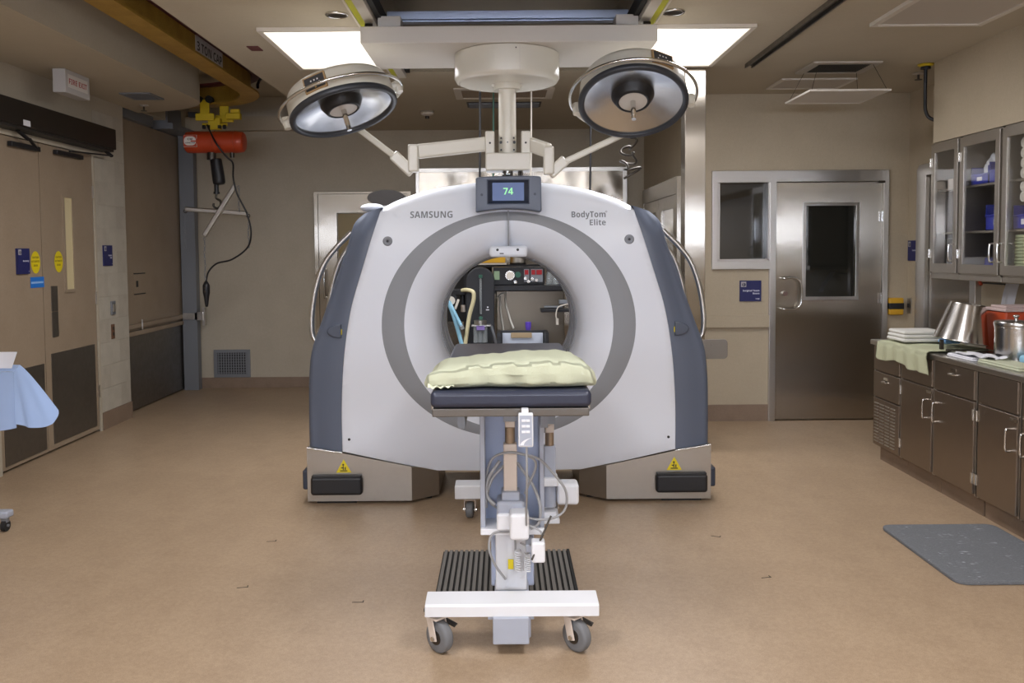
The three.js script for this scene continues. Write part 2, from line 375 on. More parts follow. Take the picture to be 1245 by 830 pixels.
// lift door at the far left corner
{
  const d = leafDoor('door_3', 0, 0, 'wide tan sliding lift door with steel lower half in the far left corner');
  part(d, 'upper_panel', B(-3.62, -3.58, .78, 2.80, -9.62, -8.01), m.doorTan);
  part(d, 'lower_panel', B(-3.62, -3.578, .015, .78, -9.62, -8.01), m.steelKick);
  part(d, 'guard_rail', M(B(-3.58, -3.55, .805, .845, -9.62, -8.02), B(-3.58, -3.55, .735, .775, -9.62, -8.02)), m.doorTan);
  part(d, 'latch', rod([-3.545, .78, -8.45], [-3.545, .88, -8.45], .008), m.steel);
  part(d, 'access_panel', onSide(plate(rectShape(8.34, 8.64, 1.13, 1.33, 0), 0, .004), -3.58, 1), m.doorTan);
  part(d, 'panel_slot', M(B(-3.579, -3.573, 1.325, 1.335, -8.62, -8.36), B(-3.579, -3.573, 1.125, 1.135, -8.62, -8.36), B(-3.579, -3.572, 1.2, 1.26, -8.45, -8.41)), m.black);
  part(d, 'seal', M(B(-3.579, -3.57, 1.19, 1.96, -8.065, -8.05), B(-3.578, -3.572, 1.19, 1.205, -8.2, -8.18)), m.black);
  struct('trim', M(B(-3.56, -3.40, 0, 2.81, -9.66, -9.56), B(-3.60, -3.56, 0, 2.81, -9.66, -9.62)), m.greyMetal, 'grey steel guide post at the far left corner', 'trim').name = 'trim_7';
  struct('trim', M(B(-3.66, -3.52, 2.80, 2.90, -8.8, -8.01), B(-3.66, -3.40, 2.81, 2.87, -9.68, -9.0)), m.greyMetal, 'grey header track above the lift door', 'trim').name = 'trim_8';
  struct('trim', B(-3.66, -3.46, 2.87, 3.05, -9.4, -9.02), m.greyMetal, 'grey motor box above the lift door', 'trim').name = 'trim_9';
  struct('trim', M(B(-3.42, -3.34, .78, .87, -9.62, -9.56), B(-3.35, -3.32, .72, .92, -9.62, -9.58), B(-3.55, -3.42, .79, .86, -9.56, -9.54)), m.steel, 'steel bracket on the guide post', 'trim').name = 'trim_10';
}
// steel door and window in the right back wall
{
  const d = leafDoor('door_6', 0, 0, 'brushed stainless door with tall dark window');
  part(d, 'door_leaf', plate(rectShape(2.397, 3.325, .012, 2.098, 0, [[2.66, 3.095, 1.1, 1.895]]), ZR - .04, ZR + .006), m.steelDoor);
  part(d, 'window_trim', plate(rectShape(2.63, 3.125, 1.07, 1.925, 0, [[2.66, 3.095, 1.1, 1.895]]), ZR + .006, ZR + .014, .003), m.steel);
  part(d, 'pane', B(2.655, 3.1, 1.095, 1.9, ZR - .02, ZR - .012), m.darkGlass);
  part(d, 'handle', tube([[2.45, 1.265, ZR + .006], [2.45, 1.265, ZR + .05], [2.56, 1.265, ZR + .05], [2.6, 1.23, ZR + .05], [2.6, 1.03, ZR + .05], [2.56, .995, ZR + .05], [2.45, .995, ZR + .05], [2.45, .995, ZR + .006]], .011, 60), m.chrome);
  part(d, 'lock', rod([2.475, 1.13, ZR + .004], [2.475, 1.13, ZR + .03], .022), m.chrome);
  part(d, 'hinge', M(...[1.08, .25, 1.8].map(y => M(B(3.295, 3.345, y - .045, y + .045, ZR + .004, ZR + .018, .003), rod([3.323, y - .045, ZR + .02], [3.323, y + .045, ZR + .02], .008)))), m.chrome);
  part(d, 'closer_arm', B(3.28, 3.34, 2.09, 2.11, ZR + .006, ZR + .035, .006), m.gunmetal);
  const fr = rectShape(1.83, 3.375, 1.345, 2.205, .02, []);
  const fs = polyShape([[2.335, 0], [2.393, 0], [2.393, 2.103], [3.328, 2.103], [3.328, 0], [3.375, 0], [3.375, 2.205], [1.83, 2.205], [1.83, 1.345], [2.335, 1.345]]);
  const hole = new THREE.Path(); hole.moveTo(1.885, 1.42); hole.lineTo(1.885, 2.1); hole.lineTo(2.335, 2.1); hole.lineTo(2.335, 1.42); hole.closePath(); fs.holes.push(hole);
  struct('trim', plate(fs, ZR - .1, ZR + .03, .004), m.steel, 'stainless frame around the right door and window', 'trim').name = 'trim_11';
  const w = leafDoor('window_1', 0, 0, 'square dark window in steel frame left of the steel door'); w.userData.category = 'window';
  part(w, 'pane', B(1.87, 2.35, 1.41, 2.11, ZR - .06, ZR - .052), m.darkGlass);
  part(w, 'window_sill', M(B(1.885, 1.90, 1.42, 2.1, ZR - .052, ZR + .02), B(1.885, 2.335, 1.42, 1.435, ZR - .052, ZR + .02), B(2.32, 2.335, 1.42, 2.1, ZR - .052, ZR + .02)), m.steel);
}
struct('trim', B(1.70, 2.335, .832, .943, ZR, ZR + .035, .006), m.wallTan, 'painted bumper board on the wall under the navy plate', 'trim').name = 'trim_12';
// steel frame of the doorway in the right wall
struct('trim', onSide(plate(polyShape([[7.36, 0], [7.36, 2.18], [7.32, 2.22], [6.42, 2.22], [6.42, 0], [6.5, 0], [6.5, 2.12], [7.2, 2.12], [7.2, 0]]), 0, .05, .006), XR, -1), m.steel, 'stainless doorway frame in the right wall', 'trim').name = 'trim_13';
{
  const d = leafDoor('door_7', 0, 0, 'steel door in the right wall behind the cabinets');
  part(d, 'door_leaf', B(XR - .012, XR, .01, 2.11, -7.19, -6.51), m.steelDoor);
}

// ------------------------------------------------------------------ CT scanner
{
  const GX = .026, CX = .031, CY = 1.08, ZG = -5.17, ZBK = -5.92;
  const ct = thing('ct_scanner', 'large white and slate mobile CT scanner ring on stainless bases', 'scanner', [GX, 0, -5.55]);
  const sp = (pts, n) => new THREE.SplineCurve(pts.map(p => new THREE.Vector2(...p))).getPoints(n);
  const topR = sp([[0, 1.953], [.19, 1.942], [.45, 1.905], [.645, 1.846], [.755, 1.792]], 24);
  const side = sp([[.755, 1.792], [.868, 1.43], [.945, 1.17], [.99, .88], [1.008, .58], [1.008, .32]], 30);
  const half = [...topR, ...side.slice(1), new THREE.Vector2(.59, .226), new THREE.Vector2(.435, .188), new THREE.Vector2(0, .182)];
  const outline = [...half.map(p => [GX + p.x, p.y]), ...half.slice(1, -1).reverse().map(p => [GX - p.x, p.y])];   // clockwise from the top
  const ell = (a, b) => th => { const c = Math.cos(th), s = Math.sin(th), r = 1 / Math.sqrt(c * c / a / a + s * s / b / b); return [CX + c * r, CY + s * r]; };
  function outAt(th) {
    const c = Math.cos(th), s = Math.sin(th); let best = 9, nn = [c, s];
    for (let i = 0; i < outline.length; i++) {
      const [x1, y1] = outline[i], [x2, y2] = outline[(i + 1) % outline.length], ex = x2 - x1, ey = y2 - y1;
      const den = c * ey - s * ex; if (Math.abs(den) < 1e-9) continue;
      const t = ((x1 - CX) * ey - (y1 - CY) * ex) / den, u = ((x1 - CX) * s - (y1 - CY) * c) / den;
      if (t > 0 && u >= -1e-6 && u <= 1 + 1e-6 && t < best) { best = t; const l = Math.hypot(ex, ey); nn = [-ey / l, ex / l]; if (nn[0] * c + nn[1] * s < 0) nn = [ey / l, -ex / l]; }
    }
    return [CX + c * best, CY + s * best, nn];
  }
  const ths = []; for (let i = 0; i < 240; i++) ths.push(i / 240 * Math.PI * 2);
  for (const [x, y] of outline) { let a = Math.atan2(y - CY, x - CX); if (a < 0) a += Math.PI * 2; ths.push(a); }
  ths.sort((a, b) => a - b); const T = ths.filter((t, i) => !i || t - ths[i - 1] > 1e-4); T.push(T[0] + Math.PI * 2);
  const ss = (a, b, x) => { const t = Math.max(0, Math.min(1, (x - a) / (b - a))); return t * t * (3 - 2 * t); };
  const face = (x, y) => ZG - .07 * ss(1.5, 1.98, y) - .05 * ss(.45, .15, y) * ss(.75, .35, Math.abs(x - GX));
  const rings = (rows) => grid(T.length - 1, rows.length - 1, (i, j) => rows[j](T[i]));
  const circ = (r, z) => th => [CX + Math.cos(th) * r, CY + Math.sin(th) * r, z];
  const eIn = ell(.628, .628), eOut = ell(.763, .681);
  const P2 = (e, dz) => th => { const [x, y] = e(th); return [x, y, face(x, y) + dz]; };
  // cover: from the grey ring out to the outline, rolled over at the top
  const rows = [];
  for (let k = 0; k <= 6; k++) rows.push(th => { const a = eOut(th), o = outAt(th), R = o[1] > 1.785 ? .075 : .006, t = k / 6; const bx = o[0] - o[2][0] * R, by = o[1] - o[2][1] * R; const x = a[0] + (bx - a[0]) * t, y = a[1] + (by - a[1]) * t; return [x, y, face(x, y)]; });
  for (let k = 1; k <= 7; k++) rows.push(th => { const o = outAt(th), R = o[1] > 1.785 ? .075 : .006, f = k / 7 * Math.PI / 2; const x = o[0] - o[2][0] * R * (1 - Math.sin(f)), y = o[1] - o[2][1] * R * (1 - Math.sin(f)); return [x, y, face(o[0] - o[2][0] * R, o[1] - o[2][1] * R) - R * (1 - Math.cos(f))]; });
  rows.push(th => { const o = outAt(th); return [o[0], o[1], ZBK + .03]; });
  rows.push(th => { const o = outAt(th); return [CX + (o[0] - CX) * .97, CY + (o[1] - CY) * .97, ZBK]; });
  rows.push(th => circ(.45, ZBK)(th));
  const cover = part(ct, 'front_cover', toCreasedNormals(rings(rows), .6), m.white);
  part(ct, 'ring_band', rings([P2(eIn, -.004), P2(eIn, .001), th => { const a = eIn(th), b = eOut(th); const x = (a[0] + b[0]) / 2, y = (a[1] + b[1]) / 2; return [x, y, face(x, y) + .0015]; }, P2(eOut, .001), P2(eOut, -.004)]), m.ringGrey);
  const prof = [[.628, .0], [.60, -.004], [.56, -.014], [.52, -.032], [.485, -.058], [.455, -.095], [.436, -.14], [.427, -.19]];
  part(ct, 'bore_flare', rings(prof.map(([r, z]) => th => { const f = face(CX + Math.cos(th) * .628, CY + Math.sin(th) * .628); const w = ss(.427, .628, r); return [CX + Math.cos(th) * r, CY + Math.sin(th) * r, ZG + z + (f - ZG) * w]; })), m.white);
  part(ct, 'bore_liner', rings([circ(.427, -5.36), circ(.421, -5.37), circ(.421, -5.47), circ(.417, -5.475), circ(.417, -5.63), circ(.412, -5.635), circ(.412, -5.8), circ(.44, ZBK)]), Std({ color: 0xb9bcc2, roughness: .35 }));
  part(ct, 'bore_seam', M(...[-5.372, -5.478, -5.64].map((z, k) => new THREE.TorusGeometry(.4195 - k * .0045, .0035, 6, 96).translate(CX, CY, z))), m.ringGrey);
  // slate side covers
  const outer = sp([[.872, 1.757], [.927, 1.695], [.972, 1.55], [1.067, 1.29], [1.14, 1.09], [1.197, .93], [1.217, .76], [1.222, .56], [1.222, .345]], 30);
  for (const sx of [-1, 1]) {
    const inner = side, n = 30, mm = 16;
    const at = (i, j) => {
      const a = inner[i], b = outer[i], R = .05; let x, y, z;
      const nx = 1, dx = b.x - a.x, dy = b.y - a.y, l = Math.hypot(dx, dy), ux = dx / l, uy = dy / l;
      const z0 = face(GX + a.x, a.y) - .002;
      if (j <= 5) { const t = j / 5; x = a.x + ux * (l - R) * t; y = a.y + uy * (l - R) * t; z = z0 - .03 * t * t; }
      else if (j <= 13) { const f = (j - 5) / 8 * Math.PI / 2; x = b.x - ux * R * (1 - Math.sin(f)); y = b.y - uy * R * (1 - Math.sin(f)); z = z0 - .03 - R * (1 - Math.cos(f)); }
      else { x = b.x; y = b.y; z = j === 14 ? -5.5 : j === 15 ? ZBK + .02 : ZBK; if (j === 16) x -= .02; }
      return [GX + sx * x, y, z];
    };
    let g = grid(n, mm, at); if (sx > 0) flip(g);
    // lid over the top end
    const lid = grid(mm, 1, (j, k) => { const p = at(0, j); return k ? [p[0], p[1] - .0, ZBK] : p; }); if (sx < 0) flip(lid);
    const roof = grid(1, 1, (i, k) => { const p = i ? at(0, 13) : [GX + sx * .75, 1.79, -5.2]; return [p[0], p[1], k ? ZBK : p[2]]; });
    const sc = part(ct, 'side_cover', toCreasedNormals(M(g, lid, roof), .7), m.slate);
    // scooped grip
    const c = [GX + sx * 1.006 , 1.052];
    const gs = new THREE.Shape(); gs.absellipse(0, 0, .085, .042, Math.PI * .5, Math.PI * 1.5); gs.closePath();
    const gg = plate(gs, 0, .028, .008); if (sx > 0) gg.rotateZ(Math.PI); gg.translate(c[0] + (sx > 0 ? -.005 : .005), c[1], ZG - .012);
    part(sc, 'grip', gg, Std({ color: 0x454c5b, roughness: .4 }));
    part(sc, 'grip_marker', B(c[0] - .004 - sx * .006, c[0] + .004 - sx * .006, c[1] - .02, c[1] + .012, ZG + .004, ZG + .008), m.yellowSign);
    // hand rails
    const rail = (o, zz) => tube([[.99, 1.65], [1.09, 1.55], [1.16, 1.46], [1.212, 1.33], [1.243, 1.18], [1.252, 1.06], [1.24, .98], [1.195, .93]].map(([x, y], k) => [GX + sx * (x + o * Math.sin(k / 7 * Math.PI)), y, zz]), .017, 64, 12);
    part(ct, 'hand_rail', rail(0, -5.5), m.steel);
    part(ct, 'hand_rail', rail(-.035, -5.86), m.steel);
    // stainless base
    const X = [[1.222, .345], [1.008, .312], [.59, .225], [.435, .188]];
    const plan = [[1.222, 0], [1.008, 0], [.59, 0], [.435, .13], [.435, .72], [1.222, .72]];
    const yt = x => { for (let k = 0; k < 3; k++) if (x <= X[k][0] + 1e-6 && x >= X[k + 1][0] - 1e-6) { const t = (x - X[k + 1][0]) / (X[k][0] - X[k + 1][0]); return X[k + 1][1] + t * (X[k][1] - X[k + 1][1]); } return .2; };
    const bg = new THREE.ExtrudeGeometry(polyShape(plan), { depth: 1, bevelEnabled: false }); bg.rotateX(-Math.PI / 2);
    const bp = bg.attributes.position;
    for (let k = 0; k < bp.count; k++) { const x = bp.getX(k), up = bp.getY(k) > .5; bp.setXYZ(k, GX + sx * x, up ? yt(x) : .018, ZG + .004 + bp.getZ(k)); }
    if (sx < 0) flip(clean(bg)); 
    let bb = bg.index ? bg.toNonIndexed() : bg; bb.computeVertexNormals();
    const base = part(ct, 'base', bb, m.steelBase);
    part(base, 'bumper_pad', B(GX + sx * 1.04 - .155, GX + sx * 1.04 + .155, .064, .176, ZG, ZG + .05, .018), m.black);
    part(base, 'bumper_lip', B(GX + sx * 1.04 - .15, GX + sx * 1.04 + .15, .168, .184, ZG, ZG + .04, .006), m.black);
    part(base, 'side_bumper', B(GX + sx * 1.222 - .004 - (sx < 0 ? .034 : 0), GX + sx * 1.222 + .004 + (sx > 0 ? .034 : 0), .08, .2, -5.36, -5.2, .012), m.slateDark);
    part(base, 'edge_strip', bar([GX + sx * 1.222, .347, ZG + .006], [GX + sx * 1.008, .314, ZG + .006], .008, .006, .002), m.chrome);
    parts(base, 'skid', [B(GX + sx * .55 - .07, GX + sx * .55 + .07, 0, .018, -5.8, -5.28), B(GX + sx * 1.05 - .12, GX + sx * 1.05 + .12, 0, .018, -5.8, -5.19)], m.blackMatte);
    // warning triangle
    const wx = GX + sx * 1.0, wy = .232, tr = new THREE.Shape(); tr.moveTo(wx - .046, wy - .038); tr.lineTo(wx + .046, wy - .038); tr.lineTo(wx, wy + .042); tr.closePath();
    const wt = part(base, 'warning_sign', plate(tr, ZG + .004, ZG + .0065), m.yellowSign);
    part(wt, 'warning_symbol', M(B(wx - .022, wx + .022, wy - .03, wy - .024, ZG + .0065, ZG + .0075), B(wx - .006, wx + .0, wy - .022, wy + .002, ZG + .0065, ZG + .0075), B(wx + .006, wx + .013, wy - .022, wy - .004, ZG + .0065, ZG + .0075), B(wx - .016, wx - .006, wy - .012, wy - .006, ZG + .0065, ZG + .0075), rod([wx - .003, wy + .01, ZG + .0065], [wx - .003, wy + .01, ZG + .0075], .006)), m.black);
    // round key locks and small screws
    const kx = GX + (sx < 0 ? -.716 : .73), ky = 1.589, kz = face(kx, ky);
    const kn = part(cover, 'key_lock', lathe([[0, .004], [.012, .004], [.014, .008], [.022, .009], [.028, .006], [.029, 0]], [0, 0, 0], 32).rotateX(Math.PI / 2).translate(kx, ky, kz), m.greyMetal);
    part(kn, 'key_hole', rod([kx, ky, kz], [kx, ky, kz + .006], .008), m.black);
    part(cover, 'screw', rod([GX + sx * .965, .395, ZG - .002], [GX + sx * .965, .395, ZG + .004], .008), m.black);
  }
  part(ct, 'status_light', new THREE.SphereGeometry(1, 24, 12).scale(.075, .028, .07).translate(-.815, 1.80, -5.42), m.white);
  part(ct, 'side_plate', M(onSideFlat()), m.steelKick);
  function onSideFlat() { return [plate(rectShape(1.225, 1.42, .83, .955, .03), -5.46, -5.45, .002), rod([1.32, .92, -5.45], [1.32, .92, -5.444], .006), rod([1.32, .86, -5.45], [1.32, .86, -5.444], .006)]; }
  part(ct, 'cable_loop', tube([[-1.19, .80, -5.6], [-1.235, .79, -5.6], [-1.24, .74, -5.6], [-1.19, .73, -5.6]], .007), m.white);
  // monitor: housing with arched lower edge, deep bezel, screen and digits
  const ms = new THREE.Shape(); ms.moveTo(-.158, 1.765); ms.quadraticCurveTo(-.163, 1.754, -.145, 1.756); ms.quadraticCurveTo(.033, 1.79, .213, 1.754); ms.quadraticCurveTo(.23, 1.752, .23, 1.768); ms.lineTo(.228, 1.945); ms.quadraticCurveTo(.228, 1.962, .21, 1.963); ms.quadraticCurveTo(.033, 1.972, -.14, 1.960); ms.quadraticCurveTo(-.158, 1.958, -.158, 1.945); ms.closePath();
  const mh = new THREE.Path(); mh.moveTo(-.086, 1.805); mh.lineTo(-.086, 1.94); mh.lineTo(.153, 1.94); mh.lineTo(.153, 1.805); mh.closePath(); ms.holes.push(mh);
  const mon = part(ct, 'monitor', plate(ms, -5.2, -5.105, .008), m.slate);
  part(mon, 'bezel', grid(4, 1, (i, k) => { const A = [[-.086, 1.805], [-.086, 1.94], [.153, 1.94], [.153, 1.805], [-.086, 1.805]], Q = [[-.06, 1.822], [-.06, 1.928], [.127, 1.928], [.127, 1.822], [-.06, 1.822]]; const p = k ? Q[i] : A[i]; return [p[0], p[1], k ? -5.13 : -5.108]; }), m.slateDark);
  const scr = part(mon, 'screen', B(-.062, .129, 1.82, 1.93, -5.145, -5.131), m.screen);
  const dg = new TextGeometry('74', { font, size: .04, depth: .001, curveSegments: 6 }); dg.computeBoundingBox(); dg.translate(.033 - dg.boundingBox.max.x / 2, 1.858, -5.131);
  part(scr, 'digits', dg, m.digits);
  parts(mon, 'sensor', [rod([-.122, 1.856, -5.106], [-.122, 1.856, -5.103], .008), rod([.19, 1.858, -5.106], [.19, 1.858, -5.103], .008)], m.slateDark);
  // laser housing at the top of the bore with seam above
  const lb = part(ct, 'laser_housing', B(-.082, .147, 1.488, 1.556, -5.36, -5.165, .02), m.white);
  parts(lb, 'laser_window', [rod([-.033, 1.532, -5.167], [-.033, 1.532, -5.163], .008), rod([.088, 1.532, -5.167], [.088, 1.532, -5.163], .008), B(-.02, .004, 1.507, 1.513, -5.166, -5.163)], m.black);
  part(cover, 'seam', M(B(.030, .036, 1.556, 1.765, -5.232, -5.165)), m.ringGrey);
  // lettering
  const word = (t, x0, x1, y, h) => { const g = new TextGeometry(t, { font, size: h, depth: .003, curveSegments: 5 }); g.computeBoundingBox(); const w = g.boundingBox.max.x - g.boundingBox.min.x; g.scale((x1 - x0) / w, 1, 1); g.translate(x0, y, 0); const p = g.attributes.position; for (let k = 0; k < p.count; k++) p.setZ(k, p.getZ(k) + face(p.getX(k), p.getY(k)) - .0012); g.computeVertexNormals(); return g; };
  part(cover, 'lettering', word('SAMSUNG', -.558, -.304, 1.727, .04), m.letters);
  part(cover, 'lettering', M(word('BodyTom', .409, .613, 1.723, .036), word('Elite', .517, .613, 1.675, .034), new THREE.TorusGeometry(.005, .001, 4, 12).translate(.622, 1.757, face(.622, 1.757) + .001)), m.letters);
}

// ------------------------------------------------------------------ operating table
const TX = .024;
{
  const t = thing('operating_table', 'wheeled operating table with black pad in front of the scanner', 'table', [TX, 0, -3.9]);
  const pad = part(t, 'pad', B(TX - .288, TX + .288, .968, 1.03, -4.64, -3.05, .02), m.vinyl);
  part(t, 'deck', B(TX - .282, TX + .280, .936, .966, -4.62, -3.06, .004), Std({ color: 0x6d6862, metalness: .8, roughness: .5, roughnessMap: rep(scratch, 4) }));
  parts(t, 'side_rail', [-1, 1].map(s => B(TX + s * .291 - .006, TX + s * .291 + .006, .935, .962, -4.5, -3.2, .003)), m.steel);
  parts(t, 'deck_bracket', [-1, 1].map(s => B(TX + s * .16 - .014 - .03, TX + s * .16 + .014 - .03, .845, .936, -3.72, -3.3)), m.greyMetal);
  // column: pale blue back panel with white edges and a floor tray
  const col = part(t, 'column_panel', B(-.078, .138, .43, .936, -3.52, -3.50), m.tableBlue);
  parts(col, 'column_edge', [B(-.098, -.078, .41, .88, -3.56, -3.38, .004), B(.138, .156, .41, .88, -3.56, -3.38, .004)], m.tableGrey);
  part(col, 'column_tray', B(-.098, .156, .405, .43, -3.56, -3.36, .004), m.tableWhite);
  part(t, 'column_back', B(-.06, .12, .12, .93, -3.9, -3.56, .008), m.tableBlue);
  // lower stem, cover and spine
  part(t, 'stem', M(B(-.04, .086, .15, .405, -3.56, -3.44, .006), B(-.01, .004, .17, .405, -3.444, -3.434)), m.tableWhite);
  part(t, 'spine', B(-.045, .095, .06, .15, -4.9, -3.2, .008), m.tableGrey);
  part(t, 'base_box', B(-.05, .088, .045, .15, -3.32, -3.18, .006), m.tableGrey);
  part(t, 'box_lug', B(-.068, .106, .135, .15, -3.30, -3.20), m.tableGrey);
  // near cross beam: sloped top face
  const bs = polyShape([[-3.19, .153], [-3.19, .187], [-3.197, .193], [-3.3, .199], [-3.3, .153]].map(p => [-p[0], p[1]]));
  const cb = new THREE.ExtrudeGeometry(bs, { depth: .652, bevelEnabled: true, bevelSize: .003, bevelThickness: .003, bevelSegments: 2 });
  cb.rotateY(-Math.PI / 2); cb.scale(1, 1, -1); flip(clean(cb));
  const cbn = clean(cb); cbn.computeVertexNormals(); cbn.computeBoundingBox();
  cbn.translate(-.306 - cbn.boundingBox.min.x, 0, -3.19 - cbn.boundingBox.max.z);
  const beam = part(t, 'cross_beam', toCreasedNormals(cbn, .4), m.tableWhite);
  const lab = canvasMat(128, 24, (c, w, h) => { c.fillStyle = '#d9c63a'; c.fillRect(0, 0, w, h); c.fillStyle = '#5b5212'; c.font = 'bold 13px sans-serif'; c.fillText('CAUTION', 30, 17); c.beginPath(); c.moveTo(6, 19); c.lineTo(16, 4); c.lineTo(26, 19); c.fill(); });
  const lg = new THREE.PlaneGeometry(.085, .014); lg.rotateX(-Math.PI / 2 + .058); lg.translate(-.245, .1975, -3.235); 
  part(beam, 'warning_label', lg, lab, { keep: true });
  part(beam, 'label', new THREE.PlaneGeometry(.075, .012).rotateX(-Math.PI / 2 + .058).translate(-.25, .1965, -3.218), m.paper);
  parts(beam, 'end_plug', [-.309, .349].map(x => B(x - .0015, x + .0015, .166, .178, -3.212, -3.2)), m.black);
  // far cross beam
  part(t, 'cross_beam', B(-.285, .345, .12, .2, -4.96, -4.83, .008), m.tableWhite);
  // casters
  const caster = (x, z, R, turn, pedal) => {
    const g = new THREE.Group(); g.name = 'caster'; t.add(g); g.position.set(x - TX, 0, z + 3.9); g.rotation.y = turn;
    const add = (n, ge, mt) => part(g, n, ge, mt, { local: true });
    add('wheel', lathe([[.35 * R, -.021], [.75 * R, -.021], [.94 * R, -.018], [R, -.01], [R, .01], [.94 * R, .018], [.75 * R, .021], [.35 * R, .021]], [0, 0, 0], 40).rotateZ(Math.PI / 2).translate(0, R, .012), m.rubber);
    add('wheel_hub', M(rod([-.024, R, .012], [.024, R, .012], .45 * R), rod([-.026, R, .012], [.026, R, .012], .22 * R)), m.gunmetal);
    add('axle', M(rod([-.04, R, .012], [.04, R, .012], .009)), m.chrome);
    add('fork', M(bar([.031, R - .012, .012], [.031, 2 * R + .012, -.01], .006, .034, .002), bar([-.031, R - .012, .012], [-.031, 2 * R + .012, -.01], .006, .034, .002), B(-.034, .034, 2 * R + .008, 2 * R + .016, -.04, .03, .003)), m.beige);
    add('swivel', rod([0, 2 * R + .014, -.008], [0, .153, -.008], .022), m.gunmetal);
    if (pedal) add('brake_pedal', M(bar([.036, 2 * R - .01, -.01], [.06, R + .03, .04], .03, .006, .002)), m.gunmetal);
  };
  caster(-.262, -3.235, .061, .8, true); caster(.262, -3.235, .061, .75, true);
  caster(-.20, -4.9, .046, -.1, false); caster(.27, -4.9, .046, .2, false);
  // actuators
  const act = (x, z, y0, y1, y2, y3, mat2, nm) => {
    const a = part(t, nm, B(x - .027, x + .027, y0, y1, z - .025, z + .025, .006), mat2);
    part(a, 'actuator_rod', rod([x, y1, z], [x, y2, z], .02), Std({ color: 0xa18f7c, metalness: .7, roughness: .35 }));
    part(a, 'rod_clevis', M(B(x - .02, x + .02, y2, y3, z - .02, z + .02, .004), rod([x, (y2 + y3) / 2, z + .018], [x, (y2 + y3) / 2, z + .024], .009)), m.beige);
    return a;
  };
  const a1 = act(.022, -3.40, .575, .765, .83, .86, m.beige, 'actuator');
  part(t, 'deck_hanger', B(-.004, .048, .858, .938, -3.44, -3.36), m.greyMetal);
  part(a1, 'actuator_foot', M(B(-.014, .06, .54, .578, -3.44, -3.36, .008), B(-.032, .078, .49, .545, -3.46, -3.34, .014)), m.tableGrey);
  part(a1, 'motor', M(B(-.034, .03, .43, .5, -3.44, -3.33, .012)), m.tableWhite);
  part(a1, 'motor_cover', B(.017, .092, .415, .52, -3.36, -3.26, .014), m.tableWhite);
  const a2 = act(.205, -3.9, .49, .64, .70, .75, m.tableGrey, 'actuator');
  part(t, 'deck_hanger', B(.18, .23, .745, .938, -3.94, -3.86), m.greyMetal);
  part(a2, 'actuator_foot', B(.168, .242, .46, .50, -3.95, -3.85, .008), m.tableWhite);
  part(a2, 'motor', rod([.205, .36, -3.9], [.205, .465, -3.9], .03), m.tableGrey);
  part(a2, 'motor_cover', B(.236, .336, .372, .47, -3.96, -3.86, .016), m.tableWhite);
  part(t, 'actuator_shelf', M(B(.12, .245, .30, .325, -3.98, -3.82, .004), B(.12, .23, .325, .345, -3.95, -3.85)), m.tableWhite);
  part(t, 'junction_box', B(.10, .152, .335, .415, -3.30, -3.24, .008), m.tableWhite);
  part(t, 'box_bracket', B(.08, .11, .36, .39, -3.5, -3.29, .003), m.tableGrey);
  // cables
  parts(t, 'cable', [
    tube([[.08, .56, -3.4], [.12, .70, -3.36], [.03, .74, -3.34], [-.05, .70, -3.4], [-.075, .60, -3.42], [-.06, .52, -3.42], [.0, .48, -3.42]], .005, 60),
    tube([[.06, .735, -3.34], [.13, .72, -3.32], [.19, .66, -3.32], [.24, .58, -3.34], [.232, .50, -3.36], [.18, .47, -3.36], [.10, .475, -3.35], [.05, .50, -3.36]], .005, 70),
    tube([[-.02, .69, -3.41], [-.066, .62, -3.4], [-.07, .55, -3.4], [-.04, .52, -3.38]], .007, 40),
    tube([[.01, .68, -3.42], [-.05, .62, -3.41], [-.074, .54, -3.41], [-.075, .50, -3.42]], .006, 40),
    tube([[.05, .68, -3.42], [.11, .60, -3.38], [.138, .52, -3.36], [.13, .45, -3.36], [.10, .43, -3.36]], .006, 40),
    tube([[.08, .47, -3.3], [.14, .44, -3.28], [.13, .40, -3.28], [.085, .385, -3.3], [.06, .38, -3.34]], .004, 40),
    tube([[.02, .42, -3.36], [-.05, .41, -3.36], [-.065, .36, -3.36], [-.04, .28, -3.37], [.0, .22, -3.38]], .005, 40),
    tube([[.0, .42, -3.4], [.03, .40, -3.42], [.04, .35, -3.42], [.04, .32, -3.42]], .004, 30),
  ], m.cable);
  part(t, 'drain_rod', rod([.10, .35, -3.235], [.178, .50, -3.3], .004), m.gunmetal);
  const coil = (x, y0, y1, z, r) => { const p = []; const n = 9; for (let i = 0; i <= n * 8; i++) { const a = i / 8 * Math.PI * 2; p.push([x + Math.cos(a) * r, y0 + (y1 - y0) * i / (n * 8), z + Math.sin(a) * r]); } return tube(p, .003, n * 24, 6); };
  parts(t, 'coiled_cord', [coil(.05, .245, .33, -3.4, .011), coil(.088, .245, .32, -3.4, .011)], m.tableWhite);
  part(t, 'caution_tag', B(.01, .032, .246, .285, -3.424, -3.42), m.yellowSign);
  // hand control on the deck edge
  const rc = part(t, 'hand_control', B(.049, .102, .834, .955, -3.045, -3.018, .006), m.tableWhite);
  part(rc, 'hook', B(.06, .086, .95, .97, -3.055, -3.022, .004), m.tableWhite);
  part(rc, 'control_panel', B(.054, .097, .84, .948, -3.018, -3.0165), m.tableGrey);
  for (const y of [.925, .905, .885]) parts(rc, 'button', [.0605, .0755].map(x => B(x, x + .014, y, y + .009, -3.0165, -3.0145, .001)), m.tableWhite);
  const sw = new THREE.Shape(); sw.moveTo(.055, .842); sw.quadraticCurveTo(.06, .862, .096, .868); sw.quadraticCurveTo(.07, .858, .068, .842); sw.closePath();
  part(rc, 'logo_swoosh', plate(sw, -3.0168, -3.0158), m.tableWhite);
